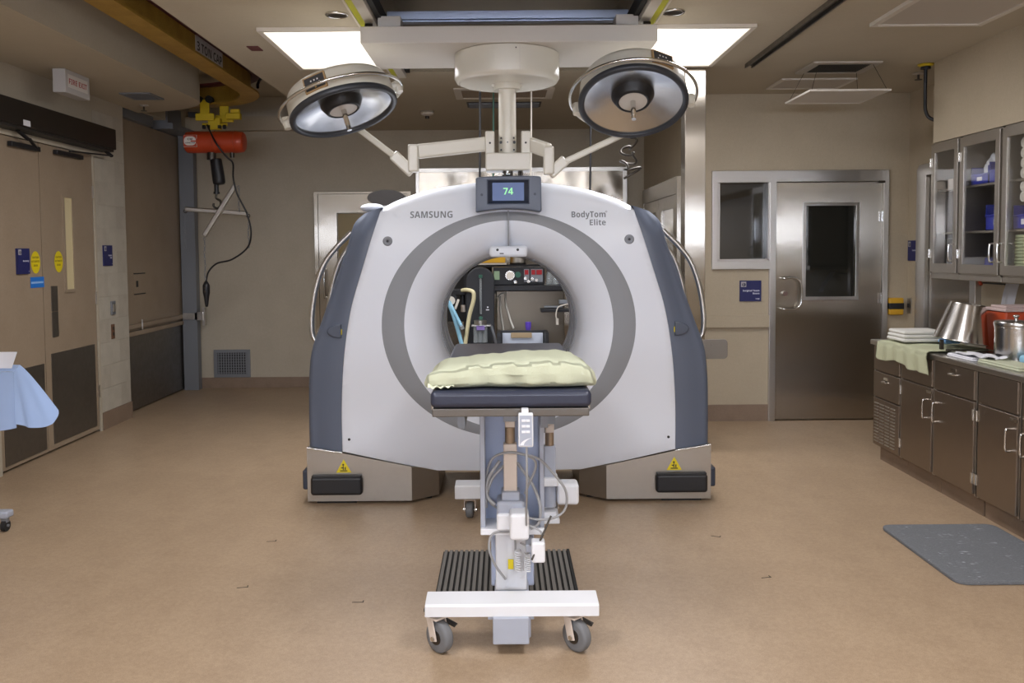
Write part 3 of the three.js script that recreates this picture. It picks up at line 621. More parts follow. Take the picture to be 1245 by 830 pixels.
  part(rc, 'cord', tube([[.078, .836, -3.03], [.079, .7, -3.05], [.08, .5, -3.24], [.088, .36, -3.37], [.088, .32, -3.39]], .004, 50), m.cable);
}
// folded green blanket on the pad
{
  const nu = 64, nv = 30;
  const f = (i, j) => {
    const u = i / nu * 2 - 1, v = j / nv, a = v * Math.PI * 2;             // v runs around the roll
    const w = .302 + .012 * Math.sin(a * 2 + 1) * (Math.abs(u) > .8 ? 1 : .2);
    const end = Math.pow(1 - Math.pow(Math.abs(u), 9), .5);
    const hgt = (.108 + .02 * u * (1 - u * u) * 1.0 - .025 * (u < 0 ? u * u : .35 * u * u)) * (.3 + .7 * end);
    const dep = (.165 + .012 * Math.sin(u * 5)) * (.75 + .25 * end);
    const c = Math.cos(a), s = Math.sin(a);
    const ry = Math.sign(s) * Math.pow(Math.abs(s), .45), rx = Math.sign(c) * Math.pow(Math.abs(c), .5);
    let y = 1.03 + hgt * .5 + ry * hgt * .5, z = -3.24 + rx * dep;
    const front = Math.max(0, c);
    z += front * (.006 * Math.sin(u * 9 + 1) + .004 * Math.sin(u * 17 + y * 40) - .012 * Math.exp(-Math.pow((u - .05) / .1, 2)) * (s < 0 ? 1 : .2));
    y += (.002 * Math.sin(u * 13 + a * 3) + .0012 * Math.sin(u * 31 + a)) * (s > 0 ? 1 : 0);
    return [TX + .0 + u * w, Math.max(1.031, y), z];
  };
  let g = grid(nu, nv, f); 
  const cap = e => { const pos = [], n = nv; const c = [0, 0, 0]; for (let j = 0; j < n; j++) { const p = f(e, j); for (let k = 0; k < 3; k++) c[k] += p[k] / n; } const arr = []; for (let j = 0; j < n; j++) { const p = f(e, j), q = f(e, (j + 1) % n); arr.push(...(e ? [p, q, c] : [q, p, c]).flat()); } const b = new THREE.BufferGeometry(); b.setAttribute('position', new THREE.Float32BufferAttribute(arr, 3)); b.computeVertexNormals(); return b; };
  const bl = thing('folded_blanket', 'folded pale green blanket lying across the table foot end', 'blanket', [TX, 1.031, -3.24]);
  part(bl, 'blanket_fold', M(mergeVertices(g), cap(0), cap(nu)), m.towel);
  // loose hems that hang over the pad edge at both ends
  const hem = (x0, x1, ph, dy) => { const n = 26; return grid(n, 3, (i, j) => { const t = i / n, x = x0 + (x1 - x0) * t; return [x, 1.056 - j * .004 + .004 * Math.sin(t * 22 + ph) * (j / 3) - dy * (1 - t) * (j / 3), -3.09 + .02 * j / 3 + .003 * Math.sin(t * 26 + ph)]; }); };
  parts(bl, 'hem', [hem(-.275, -.18, 0, .006)], Std({ color: 0xd6dabd, roughness: .95, side: THREE.DoubleSide }));
}
// ribbed black mat under the table
{
  const t = thing('ribbed_mat', 'dark ribbed rubber mat on the floor under the table', 'mat', [0, 0, -4.04]);
  part(t, 'mat_base', B(-.312, .308, 0, .012, -4.29, -3.70), m.ribDark);
  for (let k = 0; k < 24; k++) { const x = -.305 + k * .0258; part(t, 'rib', B(x, x + .015, .012, .022, -4.285, -3.705), m.ribMat); }
  part(t, 'mat_edge', B(.308, .322, 0, .022, -4.29, -3.70), m.blackMatte);
}
// grey anti-fatigue mat by the counter
{
  const s = rectShape(2.05, 2.655, 3.835, 5.0 - .36, .06);
  const g = new THREE.ExtrudeGeometry(s, { depth: .010, bevelEnabled: true, bevelSize: .006, bevelThickness: .004, bevelSegments: 3 });
  g.rotateX(-Math.PI / 2); g.translate(0, .004, 0);
  single('floor_mat', 'grey flecked anti-fatigue mat beside the steel counter', 'mat', g, m.greyMat);
}

// ------------------------------------------------------------------ ceiling fittings
LIT.forEach(([x, z], k) => {
  const names = ['glowing troffer light panel left of the overhead beam', 'glowing troffer light panel right of the overhead beam', 'troffer light panel above the left foreground', 'troffer light panel above the right foreground', 'troffer light panel behind the camera on the left', 'troffer light panel behind the camera on the right'];
  const t = thing('ceiling_light', names[k], 'light', [x, CEIL - .03, z]);
  part(t, 'frame', plate(rectShape(-.33, .33, -.56, .56, 0, [[-.3, .3, -.53, .53]]), 0, .022).rotateX(-Math.PI / 2).translate(x, CEIL - .022, z), m.frameWhite);
  part(t, 'diffuser', B(x - .3, x + .3, CEIL - .016, CEIL - .001, z - .53, z + .53), m.litPanel);
});
{
  const t = thing('ceiling_panel', 'large unlit troffer panel on the ceiling above the cabinets', 'light', [2.55, CEIL - .03, -4.6]);
  part(t, 'frame', plate(rectShape(-.335, .335, -.66, .66, 0, [[-.3, .3, -.63, .63]]), 0, .022).rotateX(-Math.PI / 2).translate(2.545, CEIL - .022, -4.6), m.frameWhite);
  part(t, 'diffuser', B(2.245, 2.845, CEIL - .014, CEIL - .001, -5.23, -3.97), m.offPanel);
  const u = thing('ceiling_hatch', 'framed ceiling hatch behind the hanging deflector panel', 'hatch', [2.53, CEIL - .02, -7.15]);
  part(u, 'frame', plate(rectShape(-.3, .3, -.21, .21, 0, [[-.27, .27, -.185, .185]]), 0, .012).rotateX(-Math.PI / 2).translate(2.52, CEIL - .012, -7.13), m.frameWhite);
  part(u, 'panel', B(2.25, 2.79, CEIL - .008, CEIL - .001, -7.315, -6.945), m.offPanel);
  const v = thing('air_vent', 'dark square ceiling vent above the hanging deflector panel', 'vent', [2.53, CEIL - .03, -6.5]);
  part(v, 'frame', plate(rectShape(-.25, .25, -.2, .2, 0, [[-.19, .19, -.15, .15]]), 0, .014).rotateX(-Math.PI / 2).translate(2.5, CEIL - .014, -6.5), m.offPanel);
  part(v, 'grille_back', B(2.31, 2.69, CEIL - .006, CEIL - .001, -6.65, -6.35), m.black);
  for (let k = 0; k < 9; k++) part(v, 'slat', B(2.31, 2.69, CEIL - .012, CEIL - .006, -6.635 + k * .033, -6.621 + k * .033), m.darkMetal);
  const w = thing('deflector_panel', 'white air deflector panel hung on four wires under the vent', 'panel', [2.485, 2.64, -6.49]);
  part(w, 'panel', B(2.20, 2.77, 2.645, 2.652, -6.76, -6.22), m.frameWhite);
  part(w, 'edge', plate(rectShape(-.29, .29, -.275, .275, 0, [[-.275, .275, -.26, .26]]), 0, .014).rotateX(-Math.PI / 2).translate(2.485, 2.642, -6.49), m.frameWhite);
  parts(w, 'wire', [[-1, -1], [1, -1], [-1, 1], [1, 1]].map(([a, b]) => rod([2.485 + a * .27, 2.652, -6.49 + b * .25], [2.5 + a * .2, CEIL - .016, -6.5 + b * .15], .0018, .0018, 6)), m.gunmetal);
}
const ctrack = thing('curtain_track', 'dark slotted track on the ceiling right of the lit panel', 'track', [1.8, CEIL - .03, -5.1]);
parts(ctrack, 'track_lip', [B(1.775, 1.787, CEIL - .03, CEIL, -6.38, -3.8), B(1.823, 1.835, CEIL - .03, CEIL, -6.38, -3.8)], m.steelKick);
part(ctrack, 'track_slot', B(1.787, 1.823, CEIL - .012, CEIL, -6.38, -3.8), m.black);
function sprinkler(x, z, y, label) {
  const t = thing('sprinkler', label, 'sprinkler', [x, y - .06, z]);
  part(t, 'escutcheon', lathe([[0, 0], [.04, 0], [.045, -.006], [.02, -.014], [0, -.014]].map(p => [p[0], p[1]]), [x, y, z], 20), m.offPanel);
  part(t, 'head', M(rod([x, y - .014, z], [x, y - .05, z], .008), rod([x, y - .05, z], [x, y - .054, z], .028)), m.gunmetal);
}
sprinkler(3.22, -6.75, CEIL, 'small ceiling sprinkler head near the black conduit');
sprinkler(-3.25, -7.92, CEIL, 'small sprinkler head under the left soffit');
{
  const t = thing('sprinkler', 'white sprinkler head on the rear ceiling behind the left surgical lamp', 'sprinkler', [-.72, CEIL - .06, -8.4]);
  part(t, 'escutcheon', lathe([[0, 0], [.07, 0], [.06, -.03], [.02, -.045], [0, -.045]], [-.72, CEIL, -8.4], 20), m.frameWhite);
  part(t, 'head', rod([-.72, CEIL - .045, -8.4], [-.72, CEIL - .07, -8.4], .02), m.gunmetal);
}
for (const [x, lb] of [[-.93, 'small chrome recessed downlight left of the rails'], [.975, 'small chrome recessed downlight right of the rails']]) {
  const t = thing('downlight', lb, 'light', [x, CEIL - .012, -4.96]);
  part(t, 'trim_ring', new THREE.TorusGeometry(.058, .008, 10, 32).rotateX(Math.PI / 2).translate(x, CEIL - .004, -4.96), m.chrome);
  part(t, 'reflector', lathe([[0, .0], [.03, -.002], [.055, -.009]], [x, CEIL - .001, -4.96], 24), m.gunmetal);
}
single('ceiling_plate', 'tiny brown cover plate on the ceiling beside the left lit panel', 'plate', B(-1.66, -1.585, CEIL - .006, CEIL, -5.82, -5.7), m.cranePrimer);
{ // soffit vent at the left
  const v = thing('air_vent', 'grey louvred vent under the left soffit', 'vent', [-3.07, CEIL - .02, -7.45]);
  part(v, 'frame', plate(rectShape(-.13, .13, -.15, .15, 0, [[-.105, .105, -.125, .125]]), 0, .012).rotateX(-Math.PI / 2).translate(-3.07, CEIL - .012, -7.45), m.greyMetal);
  for (let k = 0; k < 8; k++) part(v, 'slat', B(-3.175, -2.965, CEIL - .01, CEIL - .002, -7.565 + k * .03, -7.548 + k * .03), m.greyMetal);
  part(v, 'grille_back', B(-3.175, -2.965, CEIL - .003, CEIL - .0005, -7.57, -7.33), m.black);
}
{ // rear ceiling diffuser behind the lamp column
  const v = thing('air_diffuser', 'white framed diffuser on the rear ceiling behind the lamp column', 'vent', [.08, CEIL - .02, -7.6]);
  part(v, 'frame', plate(rectShape(-.42, .42, -.24, .24, 0, [[-.36, .36, -.19, .19]]), 0, .014).rotateX(-Math.PI / 2).translate(.02, CEIL - .014, -7.45), m.frameWhite);
  part(v, 'panel', B(-.34, .38, CEIL - .008, CEIL - .001, -7.64, -7.26), m.doorTan);
  const u = thing('air_vent', 'dark louvred vent on the rear ceiling behind the lamp column', 'vent', [.02, CEIL - .02, -8.0]);
  for (let k = 0; k < 6; k++) part(u, 'slat', B(-.3, .34, CEIL - .014, CEIL - .003, -8.16 + k * .04, -8.14 + k * .04), m.greyMetal);
  part(u, 'grille_back', B(-.32, .36, CEIL - .004, CEIL - .0005, -8.18, -7.9), m.black);
}
{ // black conduit dropping beside the right soffit
  const t = thing('cable_drop', 'black cable dropping from a yellow ceiling bushing beside the soffit', 'cable', [3.12, 2.5, -6.43]);
  part(t, 'cable', tube([[3.12, CEIL - .005, -6.43], [3.12, 2.6, -6.43], [3.122, 2.53, -6.425], [3.14, 2.48, -6.41], [3.17, 2.455, -6.38], [3.19, 2.45, -6.355]], .013, 40), m.black);
  part(t, 'bushing', lathe([[0, 0], [.06, 0], [.05, -.012], [.02, -.02], [0, -.02]], [3.12, CEIL, -6.43], 20), m.yellow);
  part(t, 'collar', rod([3.12, CEIL - .035, -6.43], [3.12, CEIL - .018, -6.43], .035), m.black);
}

// ------------------------------------------------------------------ rails, beam and surgical lights
for (const [s, x0, lb] of [[-1, -.83, 'ceiling rail with yellow strip at the left end of the beam'], [1, .77, 'ceiling rail with yellow strip at the right end of the beam']]) {
  const t = thing('ceiling_rail', lb, 'rail', [x0 + .06, CEIL - .05, -3.5]);
  const X = (a, b) => s < 0 ? [x0 + a, x0 + b] : [x0 + .13 - b, x0 + .13 - a];
  part(t, 'rail_body', B(...X(.055, .115), CEIL - .045, CEIL - .001, -6.56, -.6, .003), m.enamelGrey);
  part(t, 'yellow_strip', B(...X(.012, .05), CEIL - .03, CEIL - .001, -6.56, -.6), m.railYellow);
  part(t, 'outer_lip', B(...X(0, .012), CEIL - .035, CEIL - .001, -6.56, -.6), m.frameWhite);
  part(t, 'cable_carrier', B(...X(.118, .15), CEIL - .02, CEIL + .06, -6.5, -.6, .004), m.blackMatte);
}
{
  const t = thing('overhead_beam', 'wide cream overhead carriage beam spanning the ceiling rails', 'beam', [.042, 2.69, -5.25]);
  part(t, 'beam_body', B(-.79, .875, 2.69, 2.785, -5.58, -4.9, .006), m.enamelGrey);
  parts(t, 'roller_box', [B(-.70, -.57, 2.785, 2.86, -5.1, -4.97, .004), B(.65, .78, 2.785, 2.86, -5.1, -4.97, .004)], m.enamelGrey);
  parts(t, 'roller', [-.755, .83].map(x => M(rod([x - .02, 2.806, -5.0], [x + .02, 2.806, -5.0], .02), B(x - .012, x + .012, 2.785, 2.80, -5.03, -4.97))), m.gunmetal);
}
{ // cross channels in the trough
  const mk = (z, y, lb, mt) => single('trough_channel', lb, 'channel', M(B(-.69, .77, y, y + .05, z - .05, z + .05, .004), B(-.69, .77, y - .012, y, z - .03, z + .03, .004)), mt);
  mk(-5.34, 2.925, 'nearest blue-grey steel channel across the ceiling trough', Std({ color: 0xb4bccf, metalness: 1, roughness: .4 }));
  mk(-5.02, 3.0, 'blue-grey steel channel across the trough above the beam', Std({ color: 0xaab2c6, metalness: 1, roughness: .4 }));
  single('trough_plate', 'dark steel plate high in the ceiling trough', 'plate', B(-.66, .74, 3.10, 3.115, -4.9, -3.2, .004), Std({ color: 0x6b655c, metalness: 1, roughness: .35, roughnessMap: rep(brush, 2) }));
}
{
  const HX = .032, HZ = -5.22;
  const t = thing('surgical_light', 'twin-head cream surgical light hanging from the overhead beam', 'surgical light', [HX, 2.0, HZ]);
  const can = part(t, 'canopy', lathe([[0, 0], [.28, 0], [.3, .008], [.313, .03], [.313, .165], [.306, .17], [0, .17]].map(p => [p[0], p[1]]), [HX, 2.52, HZ], 64), m.enamel);
  part(can, 'canopy_seam', B(HX + .07, HX + .072, 2.54, 2.68, HZ + .304, HZ + .3065), m.enamelGrey);
  parts(can, 'screw', [[.05, 2.665]].map(([x, y]) => rod([HX + x, y, HZ + .305], [HX + x, y, HZ + .312], .004)), m.gunmetal);
  part(t, 'column', rod([HX, 2.06, HZ], [HX, 2.54, HZ], .052, .052, 32), m.enamel);
  part(t, 'flange', M(rod([HX, 2.485, HZ], [HX, 2.521, HZ], .08, .08, 32), B(HX - .09, HX + .09, 2.5, 2.518, HZ - .02, HZ + .02)), m.enamel);
  const hub = part(t, 'hub', M(B(-.1, .168, 2.0, 2.105, HZ - .09, HZ + .09, .01), B(-.1, -.045, 2.06, 2.235, HZ - .05, HZ + .06, .008), B(.113, .168, 2.06, 2.235, HZ - .05, HZ + .06, .008)), m.enamel);
  parts(hub, 'bolt', [[-.072, 2.165], [.14, 2.165]].map(([x, y]) => rod([x, y, HZ + .058], [x, y, HZ + .064], .006)), m.black);
  for (const [x, y, r] of [[-.008, 2.17, .008], [.032, 2.17, .004], [.072, 2.17, .008], [-.006, 2.195, .005], [.07, 2.195, .005], [-.006, 2.125, .005], [.07, 2.125, .005]]) part(hub, 'bolt', rod([x, y, HZ + .03], [x, y, HZ + .053], r), m.black);
  part(hub, 'cable_gland', M(rod([.03, 1.985, HZ], [.03, 2.0, HZ], .03), rod([.0, 1.985, HZ + .02], [.06, 1.985, HZ + .02], .012)), m.chrome);
  parts(hub, 'plug', [[.055, m.yellow], [.015, m.red], [.1, m.black], [.115, m.black]].map(([x]) => rod([x, 1.97, HZ + .03], [x, 2.0, HZ + .03], .008)), m.gunmetal);
  // lamp heads
  const yokeEnd = h => h.userData.end;
  const head = (pos, n, spin, panelA, lb, hoop, ys, hdrop) => {
    const q = new THREE.Quaternion().setFromUnitVectors(new THREE.Vector3(0, -1, 0), new THREE.Vector3(...n).normalize());
    q.multiply(new THREE.Quaternion().setFromAxisAngle(new THREE.Vector3(0, 1, 0), spin));
    const add = (p, nm, g, mt, o = {}) => part(p, nm, g, mt, { ...o, local: true });
    const h = add(t, 'lamp_head', lathe([[.296, .004], [.298, .03], [.292, .115], [.278, .14], [.2, .165], [.1, .178], [0, .18]].reverse(), [0, 0, 0], 72), m.enamel, { label: lb });
    h.position.set(pos[0] - HX, pos[1] - 2.0, pos[2] - HZ); h.quaternion.copy(q);
    add(h, 'rim', lathe([[.272, .012], [.268, -.002], [.276, -.012], [.292, -.014], [.302, -.006], [.302, .012], [.296, .02]].reverse(), [0, 0, 0], 72), Std({ color: 0x33363c, roughness: .4 }));
    add(h, 'reflector', lathe([[.272, .006], [.2, .03], [.13, .05], [.08, .06], [0, .062]], [0, 0, 0], 96), Std({ color: 0xdbdad7, metalness: 1, roughness: .24, bumpMap: rep(waveBump, 1.2), bumpScale: .004 }));
    add(h, 'bulb_housing', lathe([[.112, .062], [.118, .05], [.096, .012], [.088, .006], [.078, .006], [.078, .016]], [0, 0, 0], 48), m.black);
    add(h, 'lens', rod([0, .01, 0], [0, .018, 0], .08, .08, 40), m.enamelGrey);
    add(h, 'handle', M(rod([0, .012, 0], [0, -.085, 0], .0145, .0145), rod([0, -.085, 0], [0, -.108, 0], .013, .0115), rod([0, -.108, 0], [0, -.112, 0], .013, .013)), m.chrome);
    // control panel on the housing side
    const cp = new THREE.Group(); cp.name = 'control_panel'; h.add(cp); cp.rotation.y = panelA;
    const cv = canvasMat(128, 80, (c, w, hh) => { c.fillStyle = '#3c3d40'; c.fillRect(0, 0, w, hh); c.strokeStyle = '#b3946a'; c.lineWidth = 5; c.strokeRect(2, 2, w - 4, hh - 4); c.fillStyle = '#e9e9e9'; for (const [x, y, s] of [[40, 22, 9], [60, 22, 9], [80, 22, 9], [28, 44, 8], [62, 48, 12], [90, 40, 6]]) c.fillRect(x, y, s, s); c.fillStyle = '#c9a85a'; c.fillRect(60, 62, 10, 8); });
    add(cp, 'panel_box', new RoundedBoxGeometry(.13, .09, .014, 2, .003).rotateX(-.06).translate(0, .075, .294), Std({ color: 0xa98a60, roughness: .5 }));
    add(cp, 'panel_face', new THREE.PlaneGeometry(.122, .082).rotateX(-.06).translate(0, .0755, .3016), cv, { keep: true });
    // pivots and hoop
    const pv = [];
    for (const a of hoop) { const c = Math.cos(a), s = Math.sin(a); pv.push(add(h, 'pivot', M(rod([c * .28, .05, s * .28], [c * .345, .05, s * .345], .028, .02, 20), rod([c * .325, .01, s * .325], [c * .325, .075, s * .325], .02, .024, 16)), m.enamel)); }
    const pts = []; for (let k = 0; k <= 24; k++) { const f = k / 24, a = hoop[0] + (hoop[1] - hoop[0]) * f; pts.push([Math.cos(a) * .348, .05 + hdrop * Math.sin(f * Math.PI), Math.sin(a) * .348]); }
    add(h, 'hoop', tube(pts, .009, 80, 10), m.chrome);
    const back = []; for (let k = 0; k <= 16; k++) { const f = k / 16, a = (ys < 0 ? hoop[1] - f * 1.75 : hoop[0] + f * 1.75); back.push([Math.cos(a) * .338, .05 + .075 * f, Math.sin(a) * .338]); }
    add(h, 'yoke', tube(back, .016, 60, 10), m.enamel);
    h.userData.end = new THREE.Vector3(...back[16]).applyQuaternion(q).add(new THREE.Vector3(...pos)).toArray();
    return h;
  };
  const h1 = head([-.872, 2.30, -4.82], [.29, -.93, .21], 0, -.25, 'left lamp head tilted edge on', [Math.PI * 1.02, 0.02], -1, -.01);
  const h2 = head([.725, 2.335, -4.82], [-.04, -.86, .5], 0, .42, 'right lamp head facing forward', [Math.PI * 1.12, -0.05], 1, -.05);
  // arms
  const arm1 = part(t, 'arm', M(bar([-.09, 2.165, HZ + .01], [-.50, 2.11, HZ + .12], .05, .085, .015), B(-.55, -.49, 1.99, 2.15, HZ + .09, HZ + .16, .012)), m.enamel);
  const e1 = yokeEnd(h1);
  part(arm1, 'spring_arm', M(bar([-.525, 1.985, HZ + .125], [-.64, 2.095, HZ + .13], .03, .065, .012), bar([-.60, 2.06, HZ + .13], e1, .026, .036, .01)), m.enamel);
  const arm2 = part(t, 'arm', M(bar([.155, 2.165, HZ + .01], [.27, 2.105, HZ + .16], .05, .085, .015), B(.24, .30, 1.965, 2.13, HZ + .12, HZ + .19, .012)), m.enamel);
  const e2 = yokeEnd(h2);
  part(arm2, 'spring_arm', M(bar([.272, 1.965, HZ + .155], [.37, 2.055, HZ + .15], .03, .065, .012), bar([.34, 2.03, HZ + .15], e2, .026, .036, .01)), m.enamel);
  delete h1.userData.end; delete h2.userData.end;
  // coiled power lead under the right head
  const cc = []; for (let i = 0; i <= 36; i++) { const f = i / 36; cc.push([.755 + .045 * Math.sin(f * 16) * (.6 + f * .5) + .02 * Math.sin(f * 37), 2.17 - f * .2 + .018 * Math.sin(f * 29 + 1), -5.16 + .045 * Math.cos(f * 16)]); }
  part(t, 'coiled_lead', tube([[.74, 2.36, -5.08], [.745, 2.25, -5.15], ...cc], .007, 260, 8), m.gunmetal);
}
// thin cables hanging behind the light column
for (const [x, y0, y1, z, mt, r, lb] of [[-.163, CEIL, 1.7, -6.6, m.black, .008, 'thin black cable hanging left of the lamp column'], [-.065, CEIL, 1.7, -6.9, m.greenHose, .007, 'thin dark green hose hanging beside the lamp column'], [.225, CEIL, 1.7, -6.62, m.frameWhite, .006, 'thin white cable hanging right of the lamp column'], [.685, CEIL, 1.6, -6.7, m.black, .008, 'thin black cable hanging behind the right surgical lamp']])
  single('hanging_cable', lb, 'cable', tube([[x, y0, z], [x - .005, (y0 + y1) / 2, z], [x - .018, y1, z]], r, 24), mt);

// ------------------------------------------------------------------ monorail crane and hoist
{
  const path = [];                                  // plan line of the rail: straight, then a quarter turn to the left
  for (let k = 0; k <= 20; k++) path.push([-2.27, 2.6 - k * .5 - (k > 0 ? 0 : 0)]);
  path.length = 0;
  for (let k = 0; k <= 16; k++) path.push([-2.27, 2.5 + (-7.75 - 2.5) * k / 16]);
  for (let k = 1; k <= 24; k++) { const a = k / 24 * Math.PI / 2; path.push([-3.07 + .80 * Math.cos(a), -7.75 - .80 * Math.sin(a)]); }
  path.push([-3.3, -8.55]); path.push([-3.46, -8.55]);
  const nrm = path.map((p, i) => { const a = path[Math.max(0, i - 1)], b = path[Math.min(path.length - 1, i + 1)]; const dx = b[0] - a[0], dz = b[1] - a[1], l = Math.hypot(dx, dz); return [-dz / l, dx / l]; });   // points right of travel
  const sweep = (o0, o1, y0, y1) => {
    const c = [[o0, y0], [o1, y0], [o1, y1], [o0, y1], [o0, y0]];
    const n = path.length - 1;
    const g = toCreasedNormals(grid(n, 4, (i, j) => [path[i][0] + nrm[i][0] * c[j][0], c[j][1], path[i][1] + nrm[i][1] * c[j][0]]), .5);
    return g;
  };
  const t = thing('crane_rail', 'yellow monorail crane beam curving through the ceiling bay', 'crane rail', [-2.27, 2.95, -3]);
  part(t, 'lower_flange', sweep(-.085, .085, 2.955, 2.973), m.craneYellow);
  part(t, 'web', sweep(-.012, .012, 2.973, 3.135), m.craneYellow);
  part(t, 'upper_flange', sweep(-.1, .1, 3.135, 3.157), m.cranePrimer);
  parts(t, 'rail_hanger', [-1, -3.4, -5.8, -7.6].map(z => B(-2.30, -2.24, 3.157, HI, z - .05, z + .05)), m.cranePrimer);
  part(t, 'conductor_bar', M(tube([[-2.16, 3.13, -4], [-2.16, 3.13, -7.75], [-2.2, 3.12, -8.0], [-2.26, 3.10, -8.1], [-2.24, 3.04, -8.02]], .014, 60)), m.black);
  const sg = canvasMat(512, 160, (c, w, h) => { c.fillStyle = '#c9c4c2'; c.fillRect(0, 0, w, h); c.fillStyle = '#161616'; c.font = 'bold 96px sans-serif'; c.textAlign = 'center'; c.fillText('3 TON CAP', w / 2, 108); c.font = '13px sans-serif'; c.fillText('———————  ——————', w / 2, 22); c.fillText('————', w * .2, 140); c.fillText('————', w * .82, 146); });
  const sp = part(t, 'capacity_plate', B(-2.258, -2.252, 2.978, 3.133, -7.06, -6.46), m.frameWhite);
  part(sp, 'plate_print', new THREE.PlaneGeometry(.6, .155).rotateY(Math.PI / 2).translate(-2.2505, 3.0555, -6.76), sg, { keep: true });

  const HX = -2.79, HZ = -8.47;
  const tr = thing('hoist_trolley', 'yellow hoist trolley gripping the curved crane beam', 'trolley', [HX, 2.72, HZ]);
  for (const s of [-1, 1]) {
    const ox = s * .13 * .5, oz = s * .13;
    const cx = HX + s * .075, cz = HZ - s * .06;
    part(tr, 'side_plate', M(B(cx - .045, cx + .045, 2.80, 3.0, cz - .012, cz + .012, .008), B(cx - .09, cx + .09, 2.80, 2.87, cz - .014, cz + .014, .01)), m.yellow);
    parts(tr, 'wheel', [-.05, .05].map(o => rod([cx + o, 3.0, cz - .03], [cx + o, 3.0, cz + .03], .035)), m.blackMatte);
  }
  part(tr, 'guide_bumper', M(B(HX + .11, HX + .25, 2.82, 2.88, HZ - .05, HZ + .02, .01), B(HX + .15, HX + .24, 2.87, 2.92, HZ - .04, HZ + .0, .008)), m.yellow);
  part(tr, 'counter_block', B(HX - .25, HX - .16, 2.84, 2.89, HZ - .03, HZ + .03, .006), m.black);
  part(tr, 'load_pin', M(rod([HX - .12, 2.77, HZ], [HX + .12, 2.77, HZ], .016), B(HX - .06, HX + .06, 2.72, 2.83, HZ - .03, HZ + .03, .008)), m.yellow);
  parts(tr, 'pin_nut', [-.1, -.05, .05, .1].map(o => rod([HX + o - .012, 2.745, HZ + .02], [HX + o + .012, 2.745, HZ + .02], .02)), m.black);

  const h = thing('chain_hoist', 'red cylindrical electric chain hoist with black chain bag', 'hoist', [HX, 2.49, HZ]);
  const body = part(h, 'motor_body', lathe([[0, -.285], [.085, -.285], [.1, -.27], [.105, -.2], [.105, .22], [.098, .27], [.08, .285], [0, .285]], [0, 0, 0], 40).rotateZ(-Math.PI / 2).translate(HX, 2.60, HZ), m.red);
  const nm = canvasMat(128, 128, (c, w, hh) => { c.fillStyle = '#b0442a'; c.fillRect(0, 0, w, hh); c.fillStyle = '#d8d4cf'; c.beginPath(); c.roundRect(6, 14, 116, 100, 40); c.fill(); c.fillStyle = '#1c1c1c'; c.font = 'bold 34px sans-serif'; c.textAlign = 'center'; c.fillText('CM', 64, 56); c.font = 'bold 20px sans-serif'; c.fillText('LODESTAR', 64, 92); });
  part(body, 'name_plate', B(HX - .275, HX - .145, 2.545, 2.66, HZ + .085, HZ + .104, .004), m.frameWhite);
  part(body, 'plate_print', new THREE.PlaneGeometry(.125, .11).translate(HX - .21, 2.6025, HZ + .1045), nm, { keep: true });
  parts(body, 'band', [.0, .2].map(o => new THREE.TorusGeometry(.105, .004, 6, 40).rotateY(Math.PI / 2).translate(HX + o, 2.60, HZ)), m.redBin);
  parts(h, 'chain_guide', [rod([HX - .04, 2.43, HZ], [HX - .04, 2.5, HZ], .045), rod([HX + .16, 2.45, HZ], [HX + .16, 2.5, HZ], .022)], m.gunmetal);
  part(h, 'chain_bag', lathe([[0, 0], [.045, 0], [.058, .015], [.06, .05], [.055, .24], [.05, .25], [0, .25]], [0, 0, 0], 24).rotateZ(.12).translate(HX + .03, 2.19, HZ), m.black);
  part(h, 'hook_block', M(rod([HX, 2.11, HZ], [HX, 2.19, HZ], .022), rod([HX, 2.10, HZ], [HX, 2.12, HZ], .03)), m.black);
  part(h, 'hook', tube([[HX, 2.11, HZ], [HX - .005, 2.06, HZ], [HX + .035, 2.03, HZ], [HX + .035, 1.985, HZ], [HX, 1.96, HZ], [HX - .035, 1.985, HZ], [HX - .03, 2.01, HZ]], .011, 40), m.gunmetal);
  // pendant control on its cord
  const pc = thing('pendant_control', 'black hanging hoist pendant control on a looped cord', 'control', [-2.905, 1.0, HZ + .03]);
  part(pc, 'cord', tube([[HX - .06, 2.76, HZ + .05], [HX + .06, 2.56, HZ + .135], [HX + .14, 2.44, HZ + .08], [HX + .18, 2.40, HZ + .06], [-2.59, 2.25, HZ + .11], [-2.56, 2.1, HZ + .11], [-2.47, 1.9, HZ + .1], [-2.44, 1.72, HZ + .08], [-2.49, 1.58, HZ + .03], [-2.65, 1.46, HZ + .03], [-2.80, 1.42, HZ + .03], [-2.88, 1.34, HZ + .03], [-2.905, 1.25, HZ + .03]], .0085, 140), m.black);
  part(pc, 'pendant_body', lathe([[0, 0], [.012, .0], [.016, .02], [.026, .1], [.034, .14], [.034, .21], [.026, .225], [.014, .25], [0, .25]], [-2.905, 1.0, HZ + .03], 20), m.black);
  parts(pc, 'button', [.15, .185].map(o => rod([-2.905, 1.0 + o, HZ + .055], [-2.905, 1.0 + o, HZ + .068], .01)), m.gunmetal);
  // chains
  const chain = (p, name, x, z, y0, y1) => { const gs = []; let k = 0; for (let y = y0; y > y1; y -= .032, k++) { const g = new THREE.TorusGeometry(.011, .003, 5, 12).scale(.75, 1.35, 1); if (k % 2) g.rotateY(Math.PI / 2); gs.push(g.translate(x + .003 * Math.sin(k), y, z)); } const pm = part(p, name, M(gs), m.greyMetal); pm.userData.kind = 'stuff'; };
  // lifting bars
  const b1 = thing('spreader_bar', 'level steel spreader bar hanging on the hoist hook', 'bar', [-2.795, 1.9, HZ]);
  part(b1, 'bar', bar([-3.10, 1.955, HZ], [-2.487, 1.905, HZ], .045, .045, .01), m.steel);
